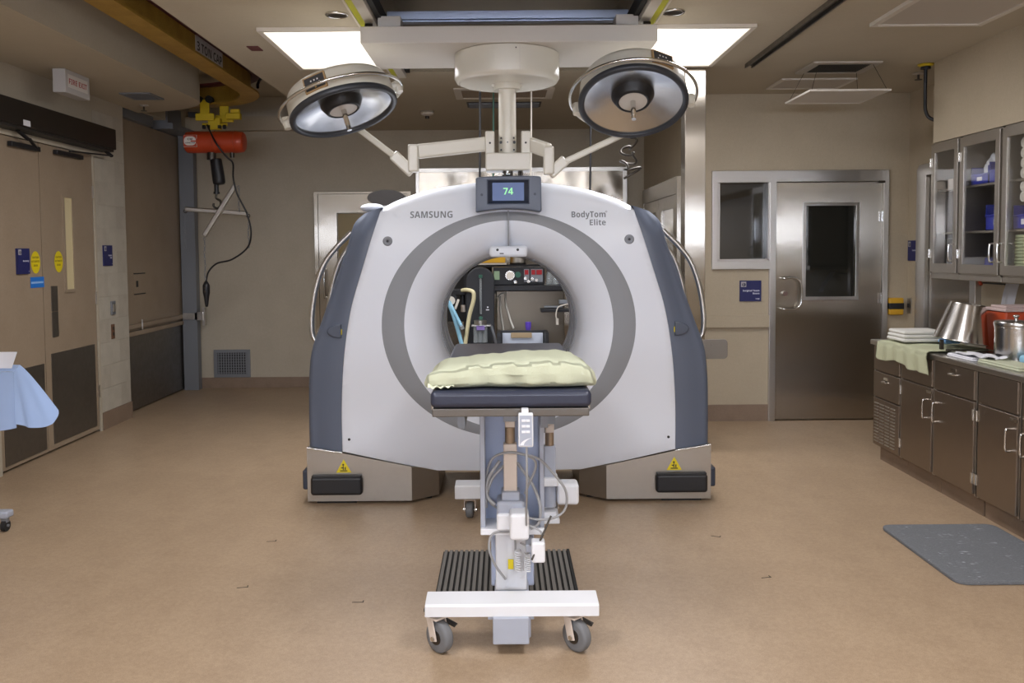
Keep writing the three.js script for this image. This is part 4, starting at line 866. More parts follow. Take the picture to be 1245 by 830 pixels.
  parts(b1, 'bar_eye', [-3.10, -2.487].map((x, i) => new THREE.TorusGeometry(.016, .005, 6, 14).translate(x, [1.935, 1.885][i], HZ)), m.gunmetal);
  chain(b1, 'chain', -3.11, HZ, 1.9, 1.55); chain(b1, 'chain', -2.487, HZ, 1.87, 1.56);
  const b2 = thing('spreader_bar', 'slanting steel spreader bar crossing the level one', 'bar', [-2.75, 1.68, HZ + .045]);
  part(b2, 'bar', bar([-2.905, 1.69, HZ + .048], [-2.585, 2.185, HZ + .048], .045, .045, .01), m.steel);
  part(b2, 'shackle', M(rod([-2.75, 1.93, HZ - .01], [-2.75, 1.93, HZ + .045], .012)), m.gunmetal);
  chain(b2, 'chain', -2.905, HZ + .05, 1.66, 1.26); chain(b2, 'chain', -2.56, HZ + .045, 2.16, 1.93);
}
// lit-sign box hanging from the soffit
{
  const t = thing('sign_box', 'white hanging sign box with red lettering above the double doors', 'sign', [-3.2, 2.69, -6.5]);
  part(t, 'sign_case', B(-3.255, -3.16, 2.70, CEIL, -6.70, -6.33, .006), Std({ color: 0xb9b6b4, roughness: .5 }));
  const tx = canvasMat(256, 96, (c, w, h) => { c.fillStyle = '#d6d2cc'; c.fillRect(0, 0, w, h); c.fillStyle = '#a02024'; c.font = 'bold 54px sans-serif'; c.textAlign = 'center'; c.fillText('FIRE EXIT', w / 2, 68, 236); });
  part(t, 'sign_face', new THREE.PlaneGeometry(.3, .095).rotateY(Math.PI / 2).translate(-3.1595, 2.79, -6.515), tx, { keep: true });
}
// door operator
{
  const t = thing('door_operator', 'long dark automatic door operator above the double doors', 'door operator', [XL + .08, 2.38, -6.7]);
  part(t, 'case', B(XL, XL + .13, 2.425, 2.60, -7.56, -5.75, .006), m.brownBlack);
  part(t, 'case_lip', B(XL, XL + .11, 2.405, 2.425, -7.55, -5.75), m.darkMetal);
  part(t, 'label', B(XL + .13, XL + .1315, 2.43, 2.47, -6.19, -6.1), m.paper);
  parts(t, 'arm', [M(bar([XL + .06, 2.40, -6.15], [XL + .07, 2.35, -6.28], .03, .014, .004), bar([XL + .07, 2.36, -6.28], [XL + .03, 2.315, -6.44], .025, .012, .004)), M(bar([XL + .06, 2.41, -7.5], [XL + .09, 2.37, -7.56], .03, .02, .004), bar([XL + .09, 2.375, -7.56], [XL + .035, 2.345, -6.93], .02, .012, .004))], m.black);
  parts(t, 'slide_track', [B(XL, XL + .035, 2.29, 2.325, -6.50, -6.12, .004), B(XL, XL + .035, 2.30, 2.335, -7.16, -6.74, .004)], m.black);
}
// signs on the left
const roomSign = (w, h, lines, num) => canvasMat(128, Math.round(128 * h / w), (c, W, H) => { c.fillStyle = '#1d2158'; c.fillRect(0, 0, W, H); c.fillStyle = '#a9a6a8'; c.fillRect(6, 6, 32, 32); c.fillStyle = '#3b3a52'; c.beginPath(); c.arc(24, 24, 11, 0, 7); c.fill(); c.fillStyle = '#a9a6a8'; c.fillRect(20, 14, 4, 18); c.fillStyle = '#e6e6ee'; c.font = 'bold 15px sans-serif'; c.textAlign = 'right'; lines.forEach((l, i) => c.fillText(l, W - 10, H * .52 + i * 17)); c.font = 'bold 11px sans-serif'; c.fillText(num, W - 10, H - 10); });
{
  const t = thing('room_sign', 'navy room plate on the left tan door leaf', 'sign', [XL, 1.385, -6.26]);
  part(t, 'plate', B(XL - .005, XL + .012, 1.385, 1.57, -6.335, -6.18), m.navy);
  part(t, 'print', new THREE.PlaneGeometry(.153, .183).rotateY(Math.PI / 2).translate(XL + .0126, 1.4775, -6.2575), roomSign(.153, .183, ['Recovery'], '1'), { keep: true });
  const u = thing('room_sign', 'small navy plate on the block pier between the doors', 'sign', [XL, 1.42, -7.6]);
  part(u, 'plate', B(XL, XL + .012, 1.42, 1.60, -7.68, -7.515), m.navy);
  part(u, 'print', new THREE.PlaneGeometry(.163, .178).rotateY(Math.PI / 2).translate(XL + .0126, 1.51, -7.5975), roomSign(.163, .178, ['Surgery', 'Hall'], '2'), { keep: true });
  const oval = canvasMat(128, 160, (c, w, h) => { c.fillStyle = '#d9c414'; c.fillRect(0, 0, w, h); c.fillStyle = '#4a4208'; c.font = 'bold 20px sans-serif'; c.textAlign = 'center'; c.fillText('CAUTION', 64, 52); c.fillText('AUTOMATIC', 64, 80, 116); c.fillText('DOOR', 64, 110); });
  for (const [z, lb] of [[-6.44, 'yellow oval sticker on the left door leaf above the blue label'], [-6.775, 'yellow oval sticker on the right door leaf beside the vision panel']]) {
    const s = new THREE.Shape(); s.absellipse(0, 0, .064, .083, 0, Math.PI * 2);
    const g = new THREE.ShapeGeometry(s, 40), p = g.attributes.position, uv = []; for (let k = 0; k < p.count; k++) uv.push(p.getX(k) / .128 + .5, p.getY(k) / .166 + .5); g.setAttribute('uv', new THREE.Float32BufferAttribute(uv, 2));
    single('door_sticker', lb, 'sticker', g.rotateY(Math.PI / 2).translate(XL - .003, 1.467, z), oval, { keep: true });
  }
  const bl = canvasMat(128, 56, (c, w, h) => { c.fillStyle = '#1f6fc4'; c.fillRect(0, 0, w, h); c.fillStyle = '#8db6e6'; c.fillRect(8, 24, 112, 10); });
  single('door_sticker', 'bright blue rectangular label under the yellow oval', 'sticker', new THREE.PlaneGeometry(.19, .08).rotateY(Math.PI / 2).translate(XL - .003, 1.318, -6.455), bl, { keep: true });
  const sw = thing('wall_switch', 'grey push plate on the block pier', 'switch', [XL, .985, -7.67]);
  part(sw, 'plate', B(XL, XL + .014, .985, 1.105, -7.71, -7.63, .004), m.greyMetal);
  part(sw, 'button', B(XL + .014, XL + .02, 1.01, 1.08, -7.695, -7.645, .004), m.steel);
  const so = thing('wall_socket', 'brown outlet plate below the grey push plate', 'outlet', [XL, .77, -7.66]);
  part(so, 'plate', B(XL, XL + .008, .77, .90, -7.69, -7.63, .002), Std({ color: 0x6a4a35, roughness: .5 }));
  parts(so, 'outlet', [.80, .85].map(y => B(XL + .008, XL + .011, y, y + .03, -7.675, -7.645, .002)), m.gunmetal);
}
// wall grille on the far wall
{
  const t = thing('wall_grille', 'grey return-air grille low on the far wall', 'grille', [-3.065, .12, ZB]);
  part(t, 'frame', plate(rectShape(-3.27, -2.86, .122, .435, 0, [[-3.23, -2.90, .16, .40]]), ZB, ZB + .02, .003), m.greyMetal);
  part(t, 'backing', B(-3.23, -2.90, .16, .40, ZB, ZB + .003), m.blackMatte);
  for (let k = 0; k < 12; k++) part(t, 'bar', B(-3.222 + k * .028, -3.210 + k * .028, .16, .40, ZB + .004, ZB + .014), m.greyMetal);
  for (let k = 0; k < 8; k++) part(t, 'bar', B(-3.23, -2.90, .17 + k * .03, .178 + k * .03, ZB + .006, ZB + .012), m.greyMetal);
}
// draped instrument stand at the left edge
{
  const t = thing('instrument_stand', 'instrument stand with caster foot at the left edge', 'stand', [-2.95, 0, -4.7]);
  part(t, 'tray', B(-3.3, -2.84, .86, .875, -5.0, -4.73, .004), m.steel);
  part(t, 'post', rod([-3.05, .1, -4.85], [-3.05, .86, -4.85], .02), m.chrome);
  part(t, 'foot', M(B(-3.3, -2.735, .075, .115, -4.745, -4.675, .012), B(-3.08, -3.02, .075, .115, -4.98, -4.70, .01)), m.tableGrey);
  for (const [x, z] of [[-2.765, -4.705], [-3.25, -4.705], [-3.05, -4.95]]) {
    const c = part(t, 'caster_wheel', rod([x - .012, .032, z], [x + .012, .032, z], .032, .032, 20), m.blackMatte);
    part(c, 'caster_fork', M(B(x - .018, x + .018, .05, .078, z - .014, z + .014, .004), rod([x - .02, .032, z], [x + .02, .032, z], .008)), m.greyMetal);
  }
  // drape: falls from the tray, with a corner kicked out to the right
  const d = thing('blue_drape', 'pale blue surgical drape hanging off the instrument stand', 'drape', [-2.85, .55, -4.85]);
  const nx = 40, ny = 24;
  part(d, 'front_fall', grid(nx, ny, (i, j) => {
    const u = i / nx, v = j / ny;
    return [-3.30 + .61 * u + .012 * v * Math.sin(u * 21), .885 - v * (.30 + .02 * Math.sin(u * 7 + 2)), -4.71 + .02 * v + .012 * v * Math.sin(u * 30)];
  }), m.drape);
  part(d, 'top_sheet', grid(20, 8, (i, j) => { const v = j / 8, xr = -2.69 - .14 * v; return [-3.30 + (xr + 3.30) * i / 20, .885 + .002 * Math.sin(i * 1.1 + j), -4.71 - .31 * v]; }), m.drape);
  part(d, 'side_fall', grid(24, 14, (i, j) => {
    const u = i / 24, v = j / 14, k = Math.sin(u * Math.PI / 2);
    const flare = (.01 + .20 * Math.pow(k, 1.5)) * Math.pow(v, .85) + .012 * v * Math.sin(u * 14);
    const drop = .285 + .055 * Math.sin(u * Math.PI * .8) - .05 * Math.max(0, u - .8) / .2;
    return [-2.69 - .14 * u + flare + .016 * v * Math.sin(u * 9), .885 - v * drop, -4.71 - .31 * u + .02 * v];
  }), m.drape);
  single('paper_sheet', 'white paper sheet lying on the blue drape', 'paper', grid(6, 6, (i, j) => [-2.98 + .24 * i / 6, .895 + .085 * j / 6, -4.78 - .06 * j / 6 + .005 * Math.sin(i)]), canvasMat(64, 64, (c, w, h) => { c.fillStyle = '#dcdce2'; c.fillRect(0, 0, w, h); c.fillStyle = '#777'; c.fillRect(20, 30, 36, 4); c.fillRect(20, 44, 30, 2); }), { keep: true });
}

// ------------------------------------------------------------------ right back wall fittings
{
  const t = thing('room_sign', 'navy square room plate beside the stainless door', 'sign', [2.175, 1.063, ZR]);
  part(t, 'plate', B(2.08, 2.269, 1.063, 1.246, ZR, ZR + .012), m.navy);
  part(t, 'print', new THREE.PlaneGeometry(.187, .181).translate(2.1745, 1.1545, ZR + .0126), roomSign(.187, .181, ['Surgical Team', 'Room'], '1158'), { keep: true });
  const u = thing('room_sign', 'narrow navy plate on the right wall by the corner', 'sign', [XR, 1.41, -7.49]);
  part(u, 'plate', B(XR - .012, XR, 1.41, 1.585, -7.58, -7.40), m.navy);
  part(u, 'print', new THREE.PlaneGeometry(.178, .173).rotateY(-Math.PI / 2).translate(XR - .0126, 1.4975, -7.49), roomSign(.178, .173, ['Corridor'], '3'), { keep: true });
  const y = thing('emergency_button', 'yellow wall box with black band beside the steel door', 'button box', [3.43, .935, ZR]);
  part(y, 'box', B(3.385, 3.51, .935, 1.085, ZR, ZR + .05, .012), m.yellowCase);
  part(y, 'band', B(3.383, 3.512, .985, 1.04, ZR + .002, ZR + .053, .006), m.black);
  const s = thing('wall_switch', 'steel switch plate on the right wall below the narrow navy plate', 'switch', [XR, .95, -7.6]);
  part(s, 'plate', B(XR - .006, XR, .95, 1.085, -7.59, -7.515, .002), m.steel);
  part(s, 'toggle', B(XR - .02, XR - .006, 1.0, 1.035, -7.56, -7.545, .002), m.brownBlack);
}

// ------------------------------------------------------------------ counter with steel base cabinets
{
  const XF = 2.67, XB = XR - .005, YT = .84, Y0 = .115;
  const units = [[6.17, 5.745, 'grille', 'base cabinet with two drawers and louvred panel at the counter end'], [5.74, 5.305, 'near', 'steel base cabinet with drawer and door under the green towel'], [5.30, 4.825, 'far', 'steel base cabinet with drawer and door under the steel bucket'], [4.81, 4.41, 'blank', 'steel base cabinet with plain top panel near the grey mat'], [4.40, 3.93, 'far', 'steel base cabinet with drawer at the right picture edge']];
  const face = (a, b, y0, y1, th = .018) => B(XF - th, XF, y0, y1, -b, -a, .004);
  const pull = (zc, y) => M(rod([XF - .03, y, zc - .035], [XF - .03, y, zc + .035], .006), rod([XF - .03, y, zc - .03], [XF - .016, y, zc - .03], .006), rod([XF - .03, y, zc + .03], [XF - .016, y, zc + .03], .006));
  const dpull = (z, y0, y1) => tube([[XF - .016, y1, z], [XF - .045, y1, z], [XF - .05, y1 - .008, z], [XF - .05, y0 + .008, z], [XF - .045, y0, z], [XF - .016, y0, z]], .006, 40);
  for (const [a, b, kind, lb] of units) {           // a far, b near (distances)
    const t = thing('base_cabinet', lb, 'cabinet', [3.1, 0, -(a + b) / 2], 'steel base cabinets under the counter');
    part(t, 'body', B(XF, XB, Y0, YT, -a, -b), m.steelCab);
    part(t, 'toe_kick', B(XF + .045, XB, 0, Y0, -a + .0, -b), m.cove);
    parts(t, 'stile', [B(XF - .006, XF, Y0, YT, -a, -a + .012), B(XF - .006, XF, Y0, YT, -b - .012, -b)], m.steel);
    const f = b + .015, e = a - .015;
    const D = (y0, y1, withPull) => { const d = part(t, 'drawer', face(f, e, y0, y1), m.steelCab); if (withPull) part(d, 'handle', pull(-(a + b) / 2, (y0 + y1) / 2 + .03), m.chrome); if (withPull) part(d, 'label_holder', B(XF - .022, XF - .017, (y0 + y1) / 2 + .045, (y0 + y1) / 2 + .065, -(a + b) / 2 - .03, -(a + b) / 2 + .03), m.chrome); return d; };
    if (kind === 'grille') {
      D(.66, .83, true); D(.47, .65, true);
      const p = part(t, 'louvre_panel', face(f, e, Y0 + .01, .46), m.steelCab);
      for (let r = 0; r < 13; r++) for (let c = 0; c < 4; c++) part(p, 'louvre', B(XF - .026, XF - .017, .15 + r * .0225, .158 + r * .0225, -(f + .05 + c * .085 + .06), -(f + .05 + c * .085), .002), m.steel);
    } else {
      D(.66, .83, kind !== 'blank');
      const d = part(t, 'door', face(f, e, Y0 + .01, .65), m.steelCab);
      const hz = kind === 'far' ? -(e - .045) : -(f + .045);
      part(d, 'handle', dpull(hz, .46, .575), m.chrome);
      if (kind !== 'far') part(d, 'catch_plate', B(XF - .022, XF - .017, .615, .635, hz - .015, hz + .05), m.chrome);
      const gz = kind === 'far' ? -f + .004 : -e - .004;
      parts(d, 'hinge', [.22, .58].map(y => M(rod([XF - .022, y - .03, gz], [XF - .022, y + .03, gz], .006), B(XF - .022, XF - .016, y - .03, y + .03, gz - .018, gz + .018))), m.chrome);
    }
  }
  const ctp = thing('countertop', 'long stainless countertop with a turned-down front edge', 'countertop', [3.1, YT, -4.8]);
  part(ctp, 'top', B(2.645, XB, .842, .87, -6.2, -3.91, .005), m.steel);
  part(ctp, 'front_edge', B(2.643, 2.655, .835, .866, -6.2, -3.91, .004), m.steel);
  part(ctp, 'splashback', B(XB - .02, XB, .87, .97, -6.2, -3.91), m.steel);
}
// wall cabinets with glass doors
{
  const XF = 3.15, XB = XR - .005, Y0 = 1.335, Y1 = 2.28;
  const units = [[6.355, 5.965, 'wall cabinet with black shelf boxes nearest the corner', 1], [5.96, 5.46, 'glass wall cabinet holding blue bins of supplies', 1], [5.455, 4.92, 'glass wall cabinet with rolled towels and folded linen', -1], [4.915, 4.4, 'glass wall cabinet beyond the right picture edge', 1]];
  for (const [a, b, lb, hs] of units) {
    const t = thing('wall_cabinet', lb, 'cabinet', [3.35, Y0, -(a + b) / 2], 'glass-fronted wall cabinets');
    part(t, 'case', M(B(XB - .012, XB, Y0, Y1, -a, -b), B(XF, XB, Y1 - .02, Y1, -a, -b), B(XF, XB, Y0, Y0 + .02, -a, -b), B(XF, XB, Y0, Y1, -a, -a + .012), B(XF, XB, Y0, Y1, -b - .012, -b)), m.steelWallCab);
    parts(t, 'shelf', [1.62, 1.93].map(y => B(XF + .03, XB - .012, y, y + .014, -a + .012, -b - .012)), m.steelWallCab);
    const e = a - .012, f = b + .012;
    const d = part(t, 'door', onSide(plate(rectShape(f, e, Y0 + .012, Y1 - .012, 0, [[f + .05, e - .05, Y0 + .075, Y1 - .075]]), 0, .02, .003), XF, -1), m.steelWallCab);
    part(d, 'pane', B(XF - .012, XF - .008, Y0 + .07, Y1 - .07, -(e - .045), -(f + .045)), m.glass);
    const hz = hs > 0 ? -(f + .03) : -(e - .03);
    part(d, 'handle', tube([[XF - .02, 1.545, hz], [XF - .05, 1.545, hz], [XF - .056, 1.535, hz], [XF - .056, 1.44, hz], [XF - .05, 1.43, hz], [XF - .02, 1.43, hz]], .006, 40), m.chrome);
    const gz = hs > 0 ? -(e + .004) : -(f - .004);
    parts(d, 'hinge', [1.48, 2.14].map(y => M(rod([XF - .024, y - .03, gz], [XF - .024, y + .03, gz], .006), B(XF - .024, XF - .018, y - .03, y + .03, gz - .016, gz + .016))), m.chrome);
    part(t, 'light_rail', B(XF, XB, Y0 - .035, Y0, -a, -b, .003), m.steelWallCab);
    parts(t, 'shelf_standard', [-(e - .03), -(f + .03)].map(z => B(XB - .02, XB - .012, Y0 + .03, Y1 - .03, z - .008, z + .008)), m.steel);
  }
  // contents
  const bin = (x0, x1, y, h, z0, z1, lb, mt = m.binBlue) => {
    const t = thing('storage_bin', lb, 'bin', [(x0 + x1) / 2, y, (z0 + z1) / 2]);
    part(t, 'tub', M(B(x0, x1, y, y + .006, z0, z1), B(x0, x0 + .006, y, y + h * .6, z0, z1), B(x1 - .006, x1, y, y + h, z0, z1), B(x0, x1, y, y + h, z0, z0 + .006), B(x0, x1, y, y + h, z1 - .006, z1)), mt);
    part(t, 'lip', B(x0 - .006, x0 + .004, y + h * .6 - .012, y + h * .6, z0, z1, .003), mt);
    part(t, 'label', B(x0 - .0015, x0, y + h * .2, y + h * .42, (z0 + z1) / 2 - .03, (z0 + z1) / 2 + .03), m.paper);
  };
  bin(3.2, 3.45, 1.944, .12, -5.93, -5.72, 'blue bin on the top shelf of the middle wall cabinet, far side');
  bin(3.2, 3.45, 1.944, .14, -5.71, -5.49, 'blue bin on the top shelf of the middle wall cabinet, near side');
  bin(3.2, 3.45, 1.634, .17, -5.74, -5.49, 'blue bin on the middle shelf of the middle wall cabinet');
  bin(3.2, 3.45, 1.355, .10, -5.74, -5.52, 'small blue bin at the bottom of the middle wall cabinet');
  bin(3.2, 3.45, 1.634, .15, -5.43, -5.2, 'blue bin on the middle shelf of the towel cabinet');
  const bag = (x, y, z, rx, ry, rz, lb, mt) => {
    let g = new THREE.IcosahedronGeometry(1, 4); const p = g.attributes.position;
    for (let k = 0; k < p.count; k++) { const X = p.getX(k), Y = p.getY(k), Z = p.getZ(k); const w = 1 + .16 * Math.sin(X * 5 + z * 9) * Math.sin(Y * 6 + 1) + .1 * Math.sin(Z * 9 + Y * 4); p.setXYZ(k, X * w * rx, (Math.max(-.75, Y * w) + .75) / 1.75 * 2 * ry, Z * w * rz); }
    g.computeVertexNormals();
    single('plastic_bag', lb, 'bag', toCreasedNormals(g, .5).translate(x, y, z), mt);
  };
  const frost = Std({ color: 0xcfd2d8, roughness: .45 });
  bag(3.33, 1.955, -5.83, .08, .10, .08, 'white packs in the far blue bin on the top shelf', frost);
  bag(3.33, 1.955, -5.6, .08, .125, .09, 'clear bag in the near blue bin on the top shelf', frost);
  bag(3.33, 1.645, -5.62, .08, .125, .10, 'crumpled white packets in the middle shelf bin', frost);
  bag(3.32, 1.64, -6.15, .08, .11, .13, 'crumpled clear bag in the corner wall cabinet', frost);
  bag(3.32, 1.362, -5.63, .06, .06, .06, 'white roll in the bottom blue bin', frost);
  single('storage_box', 'black storage box low in the corner wall cabinet', 'box', B(3.24, 3.5, 1.356, 1.59, -6.33, -6.0, .01), m.blackMatte);
  single('storage_box', 'dark storage box behind the bag in the corner wall cabinet', 'box', B(3.43, 3.52, 1.635, 1.90, -6.33, -6.0, .01), m.blackMatte);
  single('storage_box', 'pale box on the top shelf of the corner wall cabinet', 'box', B(3.24, 3.5, 1.945, 2.02, -6.32, -6.02, .004), m.offPanel);
  const ord = ['lowest', 'second lowest', 'third lowest', 'fourth from below', 'fifth from below', 'sixth from below', 'seventh from below', 'eighth from below', 'fourth from the top', 'third from the top', 'second from the top', 'topmost'];
  for (const [y0, rows, name] of [[1.945, 4, 'top'], [1.80, 2, 'middle']]) for (let r = 0; r < rows; r++) for (let c = 0; c < 2; c++) {
    const z = -5.335 + c * .085, y = y0 + .034 + r * .062;
    const o = thing('rolled_towel', `white rolled towel ${name === 'top' ? 'on the top shelf' : 'above the middle bin'}, ${c ? 'near' : 'far'} column, ${ord[r]}`, 'towel', [3.3, y - .032, z], name === 'top' ? 'rolled towels on the top shelf' : 'rolled towels over the middle bin');
    part(o, 'roll', rod([3.2, y, z], [3.42, y, z], .0315, .0315, 18), m.towelWhite);
    part(o, 'roll_end', new THREE.TorusGeometry(.018, .003, 5, 16).rotateY(Math.PI / 2).translate(3.199, y, z), m.towelWhite);
  }
  for (let k = 0; k < 12; k++) single('folded_linen', `folded sage green linen in the towel cabinet pile, ${ord[k]}`, 'linen', B(3.2, 3.46, 1.3555 + k * .0205, 1.3755 + k * .0205, -5.42 + (k % 3) * .004, -5.1 - (k % 2) * .004, .009), m.linen, { group: 'folded linen pile in the towel cabinet' });
  // clip strip and paper under the cabinets
  single('wall_clip_strip', 'thin dark strip under the wall cabinets', 'strip', B(XB - .012, XB + .005, 1.255, 1.265, -6.38, -6.1), m.brownBlack);
  single('red_marker', 'short red marker hooked under the corner wall cabinet', 'marker', rod([XB - .01, 1.245, -6.40], [XB - .012, 1.295, -6.44], .011), m.red);
  single('loose_paper', 'white paper sheet curling down under the wall cabinets', 'paper', grid(8, 8, (i, j) => [XB - .03 - .10 * Math.sin(j / 8 * 1.2) + .01 * Math.sin(i), 1.27 - .22 * j / 8, -6.05 + .14 * i / 8 + .10 * j / 8]), m.paper);
}
// things on the counter
{
  const YC = .8702;
  // draped green towel over the counter edge
  const gt = thing('green_towel', 'pale green towel draped over the counter front edge', 'towel', [2.8, YC, -5.6]);
  const n1 = 46, n2 = 26;
  const tw = (off) => grid(n1, n2, (i, j) => {
    const u = i / n1, v = j / n2, z = -6.03 + .71 * u;
    const drop = .10 + .012 * u + .014 * Math.sin(u * 11) + (u > .8 ? .03 * (u - .8) / .2 : 0), L = .42 + drop, s = v * L;
    let x, y; const r = .026;
    if (s < .40) { x = 3.05 - s; y = YC + .006 + .006 * Math.sin(u * 19 + s * 22) * Math.sin(s * 9) + .003; y = Math.max(YC + .003, y); }
    else { const d = s - .40, a = Math.min(1, d / .035) * Math.PI / 2; x = 2.65 - r * Math.sin(a) - .006 - .01 * Math.sin(u * 30) * Math.min(1, d * 8); y = YC + .008 - r * (1 - Math.cos(a)) - Math.max(0, d - .03); }
    return [x - off, y + off, z + .01 * Math.sin(s * 20 + u * 3)];
  });
  part(gt, 'cloth', M(tw(0), tw(.004)), Std({ color: 0xbec09f, roughness: .95, bumpMap: rep(terry, 8), bumpScale: .003, side: THREE.DoubleSide }));
  const fold = (lb, x0, x1, y, z0, z1, h, layers, mt) => { const t = thing('folded_towel', lb, 'towel', [(x0 + x1) / 2, y, (z0 + z1) / 2]); for (let k = 0; k < layers; k++) part(t, 'fold', B(x0 + k * .004, x1 - k * .003, y + k * h / layers + .0005, y + (k + 1) * h / layers, z0 + k * .005, z1 - k * .006, h / layers * .48), mt); return t; };
  fold('stack of folded white towels on the green towel', 2.66, 2.95, YC + .024, -5.98, -5.72, .075, 3, m.towelWhite);
  fold('pale blue folded cloth beside the white towels', 2.88, 2.99, YC + .024, -5.71, -5.62, .05, 2, Std({ color: 0x86b0dc, roughness: .9 }));
  fold('pale green folded towel at the counter right edge', 2.70, 2.84, YC, -4.90, -4.5, .025, 2, m.towel);
  fold('white folded pad lying flat on the counter front', 2.69, 2.84, YC, -5.22, -4.93, .018, 2, m.paper);
  single('paper_wrap', 'loose white wrapping paper on the counter before the steel can', 'paper', grid(16, 12, (i, j) => [2.70 + .13 * j / 12, YC + .024 + .022 * Math.abs(Math.sin(i * .5 + j * .3)) * (i / 16), -5.2 + .42 * i / 16 + .03 * Math.sin(j)]), m.paper);
  single('blue_wrap', 'small dark blue wrapped pack by the steel can', 'pack', new RoundedBoxGeometry(.12, .05, .14, 3, .02).translate(2.95, YC + .026, -4.76), m.hoseBlue);
  // inverted steel bucket, tipped on a bar
  const bk = thing('steel_bucket', 'upturned shiny stainless bucket on the counter', 'bucket', [2.91, YC, -5.46]);
  const tilt = g => g.rotateZ(-.16).rotateX(.03).translate(2.905, YC + .06, -5.47);
  part(bk, 'bucket_wall', tilt(lathe([[.152, .004], [.16, 0], [.163, .006], [.158, .012], [.104, .235], [.098, .245], [0, .247]], [0, 0, 0], 64)), Std({ color: 0xc9c6c2, metalness: 1, roughness: .2 }));
  part(bk, 'bucket_inside', tilt(lathe([[.15, .004], [.098, .238], [0, .24]], [0, 0, 0], 48)), m.steelKick);
  part(bk, 'support_bar', M(bar([2.74, YC + .02, -5.32], [3.02, YC + .012, -5.36], .02, .012, .003), B(2.755, 2.775, YC, YC + .075, -5.44, -5.42)), m.gunmetal);
  // sharps container
  const sc = thing('sharps_container', 'red-orange sharps container behind the steel can', 'container', [3.16, YC, -5.42]);
  part(sc, 'tub', B(3.09, 3.34, YC, 1.125, -5.52, -5.3, .012), m.redBin);
  part(sc, 'lid', M(B(3.08, 3.35, 1.125, 1.145, -5.53, -5.29, .006), B(3.11, 3.33, 1.145, 1.16, -5.5, -5.33, .004)), Std({ color: 0xb9a5a0, roughness: .5 }));
  const bio = canvasMat(64, 128, (c, w, h) => { c.fillStyle = '#b8421f'; c.fillRect(0, 0, w, h); c.fillStyle = '#31130c'; c.save(); c.translate(36, 118); c.rotate(-Math.PI / 2); c.font = 'bold 24px sans-serif'; c.fillText('SHARPS', 0, 0); c.restore(); });
  part(sc, 'print', new THREE.PlaneGeometry(.07, .14).translate(3.17, 1.04, -5.2985), bio, { keep: true });
  // steel can
  const cn = thing('steel_canister', 'round stainless canister with lid at the right edge', 'canister', [2.965, YC, -4.98]);
  part(cn, 'drum', lathe([[0, 0], [.105, 0], [.11, .006], [.11, .185], [.112, .19], [.112, .196], [.108, .2]], [2.965, YC, -4.98], 56), Std({ color: 0xc2c0bd, metalness: 1, roughness: .22 }));
  part(cn, 'lid', lathe([[.113, .196], [.115, .205], [.115, .222], [.108, .228], [0, .232]], [2.965, YC, -4.98], 56), Std({ color: 0xb0aeaa, metalness: 1, roughness: .22 }));
  part(cn, 'lid_knob', lathe([[.01, 0], [.01, .015], [.018, .022], [.016, .03], [0, .033]], [2.965, YC + .231, -4.98], 20), m.chrome);
  single('black_bottle', 'black pump bottle behind the steel canister', 'bottle', M(lathe([[0, 0], [.035, 0], [.038, .01], [.038, .15], [.03, .175], [.014, .185], [.014, .21], [0, .21]], [3.22, YC, -5.05], 20), B(3.18, 3.23, YC + .20, YC + .215, -5.06, -5.04, .004)), m.black);
}

